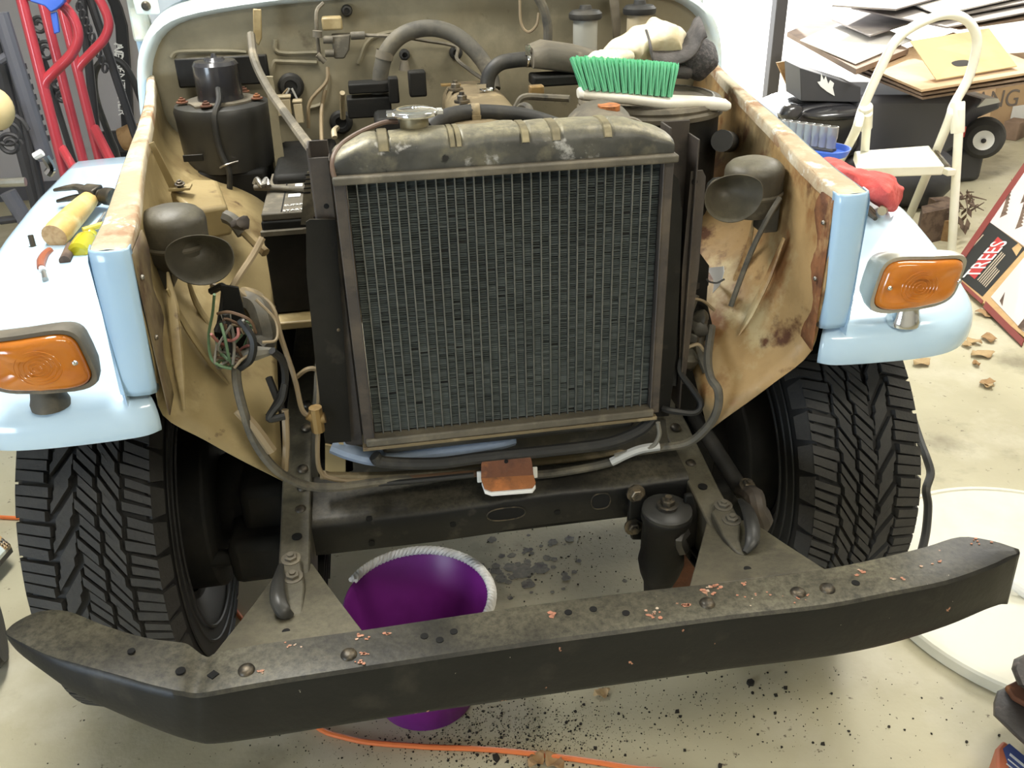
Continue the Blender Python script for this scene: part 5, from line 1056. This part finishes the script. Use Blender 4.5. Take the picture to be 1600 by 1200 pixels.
sheet([(1300, 30), (1360, 55), (1470, 20), (1400, 0)], .745, .010, 'card_g', 'grey cardboard sheet above the white one')
hs = [(1422, 64), (1463, 124), (1589, 103), (1545, 44)]
q = [P(x, y, Z=z) for (x, y), z in zip(hs, (.80, .665, .665, .80))]
th_ = MB().prism(q, (0, 0, -.005)).solo('cardboard_sheet', 'card_y', 'pale yellow cardboard sheet with an oval hand hole, tilted on the pile', 'cardboard', 'flattened cardboard sheets piled on the mower')
OFF[th_] = th_.location.copy(); nrm = (q[1]-q[0]).cross(q[3]-q[0]).normalized()
if nrm.z < 0: nrm = -nrm
dr_ = rt2*((1502-800)/F_PX)+up2*((600-100)/F_PX)+fw; hc_ = CAM+dr_*((q[1]-CAM).dot(nrm)/dr_.dot(nrm))+nrm*.004; ex = (q[2]-q[1]).normalized(); ey = nrm.cross(ex)
MB().prism([hc_+ex*(.072*cos(2*pi*k/20))+ey*(.028*math.copysign(abs(sin(2*pi*k/20))**.6, sin(2*pi*k/20))) for k in range(20)], nrm*.001).build('hand_hole', 'iron', th_)
for k, (pts, z, m_, lb) in enumerate((([(1410, 28), (1500, 44), (1640, 24), (1560, -5)], .77, 'card_d', 'dark brown carton under the upper right of the pile'), ([(1380, 22), (1480, 42), (1640, 12), (1540, -20)], .80, 'card_g', 'grey carton across the upper part of the pile'), ([(1330, 12), (1440, 34), (1620, 0), (1480, -30)], .825, 'card_g', 'worn grey sheet near the top of the pile'), ([(1410, 0), (1470, 22), (1640, -16), (1560, -40)], .85, 'card_w', 'white edged sheet at the top of the pile'), ([(1300, 8), (1400, 14), (1560, -30), (1440, -50)], .87, 'card_g', 'uppermost grey sheet of the pile'))):
    sheet(pts, z, .010, m_, lb)
# ---- mower under the pile
mw = thing('riding_mower', 'black riding mower buried under the cardboard pile', 'mower', (2.9, 3.9, 0))
YM = 3.75
def mp(pts, dep, m, nm, bev=.02, y=YM): return MB().prism([P(x, yy, Y=y) for x, yy in pts], (0, dep, 0)).build(nm, m, mw, bevel=bev)
mp([(1330, 150), (1505, 150), (1508, 195), (1495, 235), (1470, 250), (1335, 250)], .5, 'greyplastic', 'body_panel', .04)
mp([(1208, 200), (1230, 178), (1262, 166), (1300, 160), (1345, 162), (1350, 230), (1330, 252), (1215, 252)], .45, 'blackgloss', 'hood', .06, YM-.05)
cs = P(1305, 176, Y=YM-.05); MB().ball(cs, .17, 24, 12, (1.15, .6, .22)).build('hood_scoop', 'blackgloss', mw)
mp([(1225, 172), (1240, 163), (1262, 168), (1250, 190), (1222, 190)], .1, 'blackgloss', 'side_cowl', .03, YM-.12)
cut_ = P(1430, 240, Y=YM); MB().box((cut_.x, cut_.y+.25, cut_.z*.5), (.9, .5, cut_.z)).build('mower_deck', 'blackbox', mw, bevel=.03)
wc = P(1537, 215, Y=3.75); 
fd = [P(x, y, Y=3.80) for x, y in ((1500, 190), (1515, 170), (1530, 155), (1562, 158), (1565, 170), (1530, 185), (1512, 205), (1500, 215))]
MB().prism(fd, (0, .3, 0)).build('rear_fender', 'greyplastic', mw, bevel=.02)
MB().prism([P(x, y, Y=3.79) for x, y in ((1527, 168), (1563, 160), (1560, 154), (1540, 154))], (0, .25, .0)).build('lit_fender_top', 'white', mw)  # white sheet painting the light that falls on the fender's top
MB().lathe([(.05, -.07), (.085, -.07), (.108, -.05), (.114, 0), (.108, .05), (.085, .07), (.05, .07)], (wc.x, wc.y, wc.z), (-.55, -.8, 0), 32).build('wheel', 'tire', mw)
hubn = V((-.55, -.8, 0)).normalized(); MB().lathe([(.055, .066), (.055, .074), (.045, .07), (.02, .075), (.012, .085), (0, .086)], wc, hubn, 24, caps=False).build('hub_cap', 'white', mw, label='white hub cap')
MB().rivet(wc+hubn*.084, hubn, .014, .006).build('hub_bolt', 'iron', mw)
MB().box(P(1503, 206, Y=3.72), (.035, .02, .06)).build('reflector', 'redrag', mw, label='red reflector', bevel=.004)
# black box with white splash print
bk_ = thing('carton', 'black carton with a white splash print on the mower hood', 'box', P(1300, 160, Y=3.72))
qb = [P(1250, 106, Y=3.72), P(1345, 136, Y=3.72), P(1345, 160, Y=3.72), P(1252, 158, Y=3.72)]
MB().prism(qb, (.04, .28, 0)).build('box_body', 'blackbox', bk_, bevel=.004)
MB().prism([P(x, y-3, Y=3.718) for x, y in ((1277, 131), (1282, 130), (1283, 118), (1287, 128), (1290, 122), (1294, 134), (1297, 128), (1303, 133), (1301, 140), (1304, 153), (1292, 146), (1282, 138))], (0, -.002, 0)).build('splash_print', 'white', bk_)
pk = [P(1214, 98, Y=5.1), P(1226, 96, Y=5.1), P(1275, 190, Y=4.95), P(1257, 194, Y=4.95)]
for a_, b_ in ((1, 2), (0, 3)): pk[b_] = pk[a_]+(pk[b_]-pk[a_])*((pk[a_].z-.002)/(pk[a_].z-pk[b_].z))
MB().prism(pk, (0, .02, .0)).solo('plank', 'leaf', 'reddish brown board leaning beside the black carton', 'board')
# big carton with lettering
bc2 = thing('carton', 'large tan carton with grey block lettering at the right edge behind the mower wheel', 'box', (4.3, 4.9, 0))
o0 = P(1540, 212, Z=0); o1 = P(1680, 200, Z=0); ux = (o1-o0); ux.z = 0; ux.normalize(); uy = V((-ux.y, ux.x, 0))
MB().prism([o0, o0+ux*.9, o0+ux*.9+uy*.5, o0+uy*.5], (0, 0, .45)).build('box_body', 'card', bc2, bevel=.004)
fc = -uy
def onface(px, py):
    d = rt2*((px-800)/F_PX)+up2*((600-py)/F_PX)+fw; t = (o0-CAM).dot(uy)/d.dot(uy); return CAM+d*t+fc*.004
text('ANG', .16, basis(onface(1558, 156), ux, (0, 0, 1)), 'ink', 'lettering', bc2)
MB().prism([onface(1582, 166), onface(1610, 162), onface(1604, 192), onface(1576, 194)], fc*.001).build('label_print', 'white', bc2)
wq = P(1578, 216, Z=0); MB().box((wq.x+.02, wq.y, .06), (.16, .10, .12), Matrix.Rotation(.6, 3, 'Z')).solo('wood_block', 'card_d', 'brown block standing on the floor by the mower wheel', 'block', bevel=.004)
gb = P(1600, 222, Z=0); MB().box((gb.x+.16, gb.y, .05), (.2, .1, .1)).solo('tool_box', 'greyplastic', 'grey box beside the brown block at the right edge', 'box', bevel=.01)
# dried plant, log, black bag near ladder
dp = thing('dried_plant', 'bundle of dry twigs and leaves on a board behind the step ladder', 'plant', P(1500, 330, Z=.15))
MB().prism([P(1440, 322, Z=.16), P(1498, 308, Z=.16), P(1500, 322, Z=.16), P(1442, 334, Z=.16)], (0, 0, -.16)).build('board', 'bark', dp)
for i in range(26):
    c = P(random.uniform(1488, 1522), random.uniform(300, 330), Z=.17); d = V((random.uniform(-.06, .06), random.uniform(-.1, .02), random.uniform(-.06, .06)))
    MB().tube([c, c+d], [.006, .002], 5, 1).build('twig', 'bark', dp)
for i in range(14):
    c = P(random.uniform(1490, 1512), random.uniform(322, 352), Z=.12); d = V((random.uniform(-.03, .03), random.uniform(-.03, .03), -.05)); w_ = V((.018, .006, 0))
    MB().add([c, c+d*.5+w_, c+d, c+d*.5-w_], [(0, 1, 2, 3)]).build('leaf', 'bark', dp)
bs = P(1440, 300, Z=.1); bgb = MB().ball((bs.x, bs.y+.1, .16), .2, 20, 12, (1.2, .9, .8)); rough_pts(bgb, .03, 8).solo('waste_sack', 'blackbox', 'black plastic sack on the floor behind the red rag', 'sack', smooth=60)
for k, (x, y, lb) in enumerate(((1418, 300, 'brown wood offcut by the black sack, the one nearest the red rag'), (1440, 328, 'small brown wood offcut lying against the ladder leg'))):
    c = P(x, y, Z=.05); MB().box((c.x-.04*k, c.y-.30, .05), (.1, .06, .1), Matrix.Rotation(k*.8, 3, 'Z')).solo('wood_offcut', 'bark' if k == 0 else 'leaf', lb, 'wood', 'wood offcuts by the sack')
# ---- poster stand
ps = thing('poster_display', 'red framed nature poster board reading TREES leaning on the floor at the right edge', 'poster', P(1560, 470, Z=0))
pA, pB = P(1505, 447, Z=.02), P(1640, 560, Z=.02)
def on(px, py, lift=0.0):
    d = rt2*((px-800)/F_PX)+up2*((600-py)/F_PX)+fw; t = (pA+pn*lift-CAM).dot(pn)/d.dot(pn); return CAM+d*t
e = (pB-pA).normalized(); tilt = V((-e.y, e.x, 0)); upv = (tilt*.95+V((0, 0, .55))).normalized(); pn = e.cross(upv).normalized()
if pn.dot(CAM-pA) < 0: pn = -pn
def pan(pts, lift, th, m, nm, par=None): return MB().prism([on(x, y, lift) for x, y in pts], -pn*th).build(nm, m, par or ps)
pan([(1482, 428), (1603, 250), (1740, 330), (1640, 560)], 0, .03, 'frame_wood', 'backing')
pan([(1482, 424), (1600, 254), (1606, 259), (1490, 429)], .006, .006, 'frame_red', 'frame_bar'); pan([(1490, 428), (1536, 469), (1533, 474), (1484, 430)], .006, .006, 'frame_red', 'frame_bar')
pan([(1540, 470), (1600, 530), (1596, 540), (1536, 480)], .006, .006, 'frame_red', 'frame_bar')
pan([(1491, 427), (1545, 346), (1602, 388), (1535, 463)], .002, .002, 'poster_bk', 'text_panel'); pan([(1545, 346), (1607, 258), (1680, 300), (1602, 386)], .002, .002, 'poster_pale', 'picture_panel')
pan([(1548, 464), (1600, 402), (1680, 460), (1620, 540)], .002, .002, 'poster_pale', 'picture_panel'); pan([(1511, 426), (1559, 370), (1571, 380), (1523, 436)], .0035, .001, 'poster_red', 'title_banner')
tm = on(1541, 405, .0042); tx = on(1562, 380, .0042)-on(1519, 430, .0042); ty = on(1530, 395, .0042)-on(1543, 410, .0042)
text('TREES', .098, basis(tm, tx, ty), 'white', 'lettering', ps)
for k in range(6):
    o_ = V((1527+k*2.4, 437+k*2.2, 0)); pan([(o_.x, o_.y), (o_.x+(38 if k < 3 else 22), o_.y-(44 if k < 3 else 26)), (o_.x+(38 if k < 3 else 22)+1, o_.y-(44 if k < 3 else 26)+1), (o_.x+1, o_.y+1)], .0035, .001, 'poster_line', 'small_print')
pan([(1507, 398), (1536, 366), (1537, 367), (1508, 399)], .0035, .001, 'poster_line', 'small_print')
pan([(1581, 388), (1591, 380), (1597, 386), (1588, 400)], .0035, .001, 'frame_wood', 'small_print')
for (x, y, s_) in ((1568, 318, 1.0), (1592, 338, .9), (1600, 300, .8)):
    for k in range(9):
        a = k/8; pan([(x+a*12*s_-6*(1-a), y+22*s_-a*46*s_), (x+a*12*s_+6*(1-a*.6), y+16*s_-a*46*s_), (x+a*12*s_, y+8*s_-a*48*s_)], .0035+.0002*k, .001, 'bark', 'tree_print')
for pts in ([(1562, 470), (1570, 456), (1566, 478)], [(1590, 510), (1606, 490), (1604, 520)]): pan(pts, .0035, .001, 'bark', 'tree_print')
# ---- round white table top
lidc = V((1.325, .53, 0)); tp_ = thing('round_table_top', 'round white plastic table top lying on the floor at the right', 'table', lidc)
MB().lathe([(.395, 0), (.40, .004), (.402, .03), (.398, .036), (.385, .038), (.382, .034), (0, .034)], lidc, (0, 0, 1), 72).build('top', 'lid', tp_)
hp = P(1598, 912, Z=.05); MB().tube([hp+V((-.02, .04, -.005)), hp+V((-.035, 0, .01)), hp+V((-.01, -.03, -.005))], .012, 10, 4).build('folding_bracket', 'white', tp_)
# ---- tool cases bottom right
kc = V((.98, .06, 0))
ob = thing('orange_box', 'orange box with a blue label at the bottom right corner under the dark tool case', 'box', kc)
MB().prism([P(1556, 1168, Z=.09), P(1568, 1155, Z=.09), P(1620, 1195, Z=.09), P(1680, 1260, Z=.09), P(1560, 1290, Z=.09)], (0, 0, -.088)).build('box_body', 'orange_box', ob, bevel=.006)
lq = [P(x, y, Z=.0915) for x, y in ((1567, 1170), (1577, 1162), (1640, 1215), (1620, 1240), (1580, 1210))]; MB().prism(lq, (0, 0, .001)).build('blue_label', 'blue_label', ob, label='dark blue label')
for k in range(3):
    a_, b_ = P(1577+k*-2.5, 1180+k*7, Z=.0925), P(1600-k*2, 1199+k*7, Z=.0925); d_ = (P(1590, 1175, Z=.0925)-P(1584, 1190, Z=.0925)).normalized()*(.006 if k == 0 else .0028)
    MB().prism([a_, b_, b_+d_, a_+d_], (0, 0, .0006)).build('label_print', 'white', ob)
c1 = thing('tool_case', 'dark moulded tool case on the orange box at the bottom right', 'case', kc+V((0, 0, .095)))
rows = []
for z, k in ((.097, .5), (.11, .2), (.16, 0), (.175, .15), (.178, .4)):
    rows.append([P(x+k*20, y, Z=z) for x, y in ((1552, 1098), (1558, 1080), (1600, 1060), (1700, 1090), (1720, 1250), (1640, 1200), (1585, 1150), (1552, 1118))])
MB().loft(rows).build('case_body', 'case', c1, smooth=40); MB().prism([P(x, y, Z=.18) for x, y in ((1568, 1078), (1592, 1066), (1640, 1085), (1640, 1130), (1580, 1095))], (0, 0, .012)).build('case_lid', 'rust', c1, bevel=.004, label='brownish inner tray')
c2_ = thing('drill_battery', 'dark rounded tool battery on top of the tool case at the right edge', 'battery', kc+V((.0, 0, .19)))
rows = []
for z, k in ((.193, .6), (.205, .2), (.235, 0), (.25, .2), (.256, .6)):
    rows.append([P(x+k*14, y, Z=z) for x, y in ((1580, 1045), (1584, 1030), (1605, 1020), (1690, 1010), (1700, 1120), (1640, 1100), (1590, 1070))])
MB().loft(rows).build('body', 'case', c2_, smooth=40)
# ---- hose / strap at right tyre
MB().tube([P(1440, 862, Y=.62), P(1447, 830, Y=.66), P(1450, 790, Y=.70), P(1447, 765, Y=.72), P(1454, 740, Y=.76), P(1448, 716, Y=.80), P(1438, 690, Y=.86), P(1425, 650, Y=.95)], .010, 8, 5).solo('rubber_strap', 'rubber', 'black rubber strap hanging beside the right front tyre', 'strap')
# ---- bucket
bkc = V((-.163, .50, 0)); bu_ = thing('bucket', 'purple plastic tub with a white rope rim under the truck', 'bucket', bkc)
MB().lathe([(0, .004), (.095, .004), (.098, .012), (.142, .262), (.147, .268), (.150, .264), (.105, .004), (.10, 0), (0, 0)], bkc, (0, 0, 1), 56, caps=False).build('tub', 'purple', bu_)
ro = MB(); NS = 3
for k in range(NS):
    ro.tube([bkc+V((cos(t)*(.1505+.005*cos(t*34+2*pi*k/NS)), sin(t)*(.1505+.005*cos(t*34+2*pi*k/NS)), .268+.005*sin(t*34+2*pi*k/NS))) for t in [-2.0+4.6*i/260 for i in range(261)]], .0052, 6, 1)
ro.build('rope_handle', 'rope', bu_, label='twisted white rope')
# ---- orange cord
oc = [P(0, 808, Z=.006), V((-1.1, 1.3, .006)), V((-.8, 1.15, .006)), V((-.55, .75, .006)), V((-.42, .48, .006)), P(545, 1154, Z=.006), P(650, 1166, Z=.006), P(760, 1171, Z=.006), P(860, 1181, Z=.006), P(980, 1199, Z=.006), P(1100, 1225, Z=.006), V((.6, -.1, .006))]
MB().tube(oc, .0055, 8, 6).solo('extension_cord', 'orange', 'orange extension cord running under the truck and across the floor', 'cord')
# ---- leaves and dirt
def leaf(px, py, sz, m, lab, a=0.0):
    c = P(px, py, Z=.004); pts = []
    rows = []
    for i in range(7):
        t = i/6; w_ = sz*.42*sin(pi*min(1, t*.92+.04))*(1+.25*sin(i*2.3)); x = (t-.5)*sz*1.3
        rows.append([c+V((x*cos(a)-y*sin(a), x*sin(a)+y*cos(a), .006+.010*abs(y/sz)+.006*sin(i*1.4))) for y in (-w_, -w_*.4, 0, w_*.4, w_)])
    MB().grid(rows).solo('dry_leaf', m, lab, 'leaf', 'dry leaves on the garage floor', solid=.0008)
leaf(940, 1086, .03, 'leaf_p', 'pale dry leaf just below the middle of the bumper', .2); leaf(838, 1190, .035, 'leaf', 'brown dry leaf by the orange cord at the bottom of the photo', .7); leaf(866, 1192, .04, 'leaf', 'curled dry leaf right of the one by the orange cord', 2.1)
for k, (x, y, s_, lb) in enumerate(((1535, 555, .07, 'broken pale leaf right below the poster'), (1545, 530, .06, 'broad pale leaf closest to the poster frame'), (1520, 535, .05, 'small pale leaf next to the fender corner'), (1542, 600, .05, 'brown curled leaf standing alone on the right floor'), (1510, 540, .04, 'tiny leaf fragment touching the fender silhouette'), (1542, 492, .07, 'dark leaf under the bottom corner of the poster'), (1440, 568, .06, 'thin leaf behind the right tyre top'), (1525, 570, .03, 'leaf crumb between the two pale leaves and the curled leaf'), (1543, 605, .03, 'leaf crumb touching the curled brown leaf'), (1557, 818, .03, 'dark dry leaf above the right end of the bumper'))):
    leaf(x, y, s_, 'leaf_p' if k % 2 == 0 else 'leaf', lb, k*1.1)
dm = MB()
def crumb(x, y, r):
    if .0 < 1: 
        n = random.randint(4, 6); h = r*random.uniform(.4, .9)
        dm.prism([(x+cos(2*pi*k/n+r*99)*r*random.uniform(.6, 1.2), y+sin(2*pi*k/n+r*99)*r*random.uniform(.6, 1.2), .0004) for k in range(n)], (0, 0, h))
for _ in range(4200):
    a = random.gauss(0, 1); b = random.gauss(0, 1); c = random.random()
    if c < .45: px_, py_ = 800+a*90, 1150+b*34
    elif c < .75: px_, py_ = 1000+a*230, 1110+b*45
    elif c < .9: px_, py_ = 880+a*110, 870+b*40
    else: px_, py_ = 640+a*180, 1165+b*20
    p = P(px_, max(600, py_), Z=0); crumb(p.x, p.y, min(.004, .00085*math.exp(random.gauss(0, .55))))
for x, y, r in ((1058, 1112, .0065), (1063, 1120, .004), (1227, 1076, .006), (1212, 1087, .006), (1211, 1115, .005), (1285, 1163, .005), (1070, 1173, .005), (1172, 1068, .009), (930, 1170, .005), (775, 1185, .010), (1510, 1160, .004), (1125, 1198, .005)):
    p = P(x, y, Z=0); crumb(p.x, p.y, r)
dm.build('dirt_crumbs', 'dirt', None, 'black dirt crumbs scattered on the floor below the bumper', smooth=0, kind='stuff')
d_ = bpy.data.objects['dirt_crumbs']; d_['category'] = 'dirt'
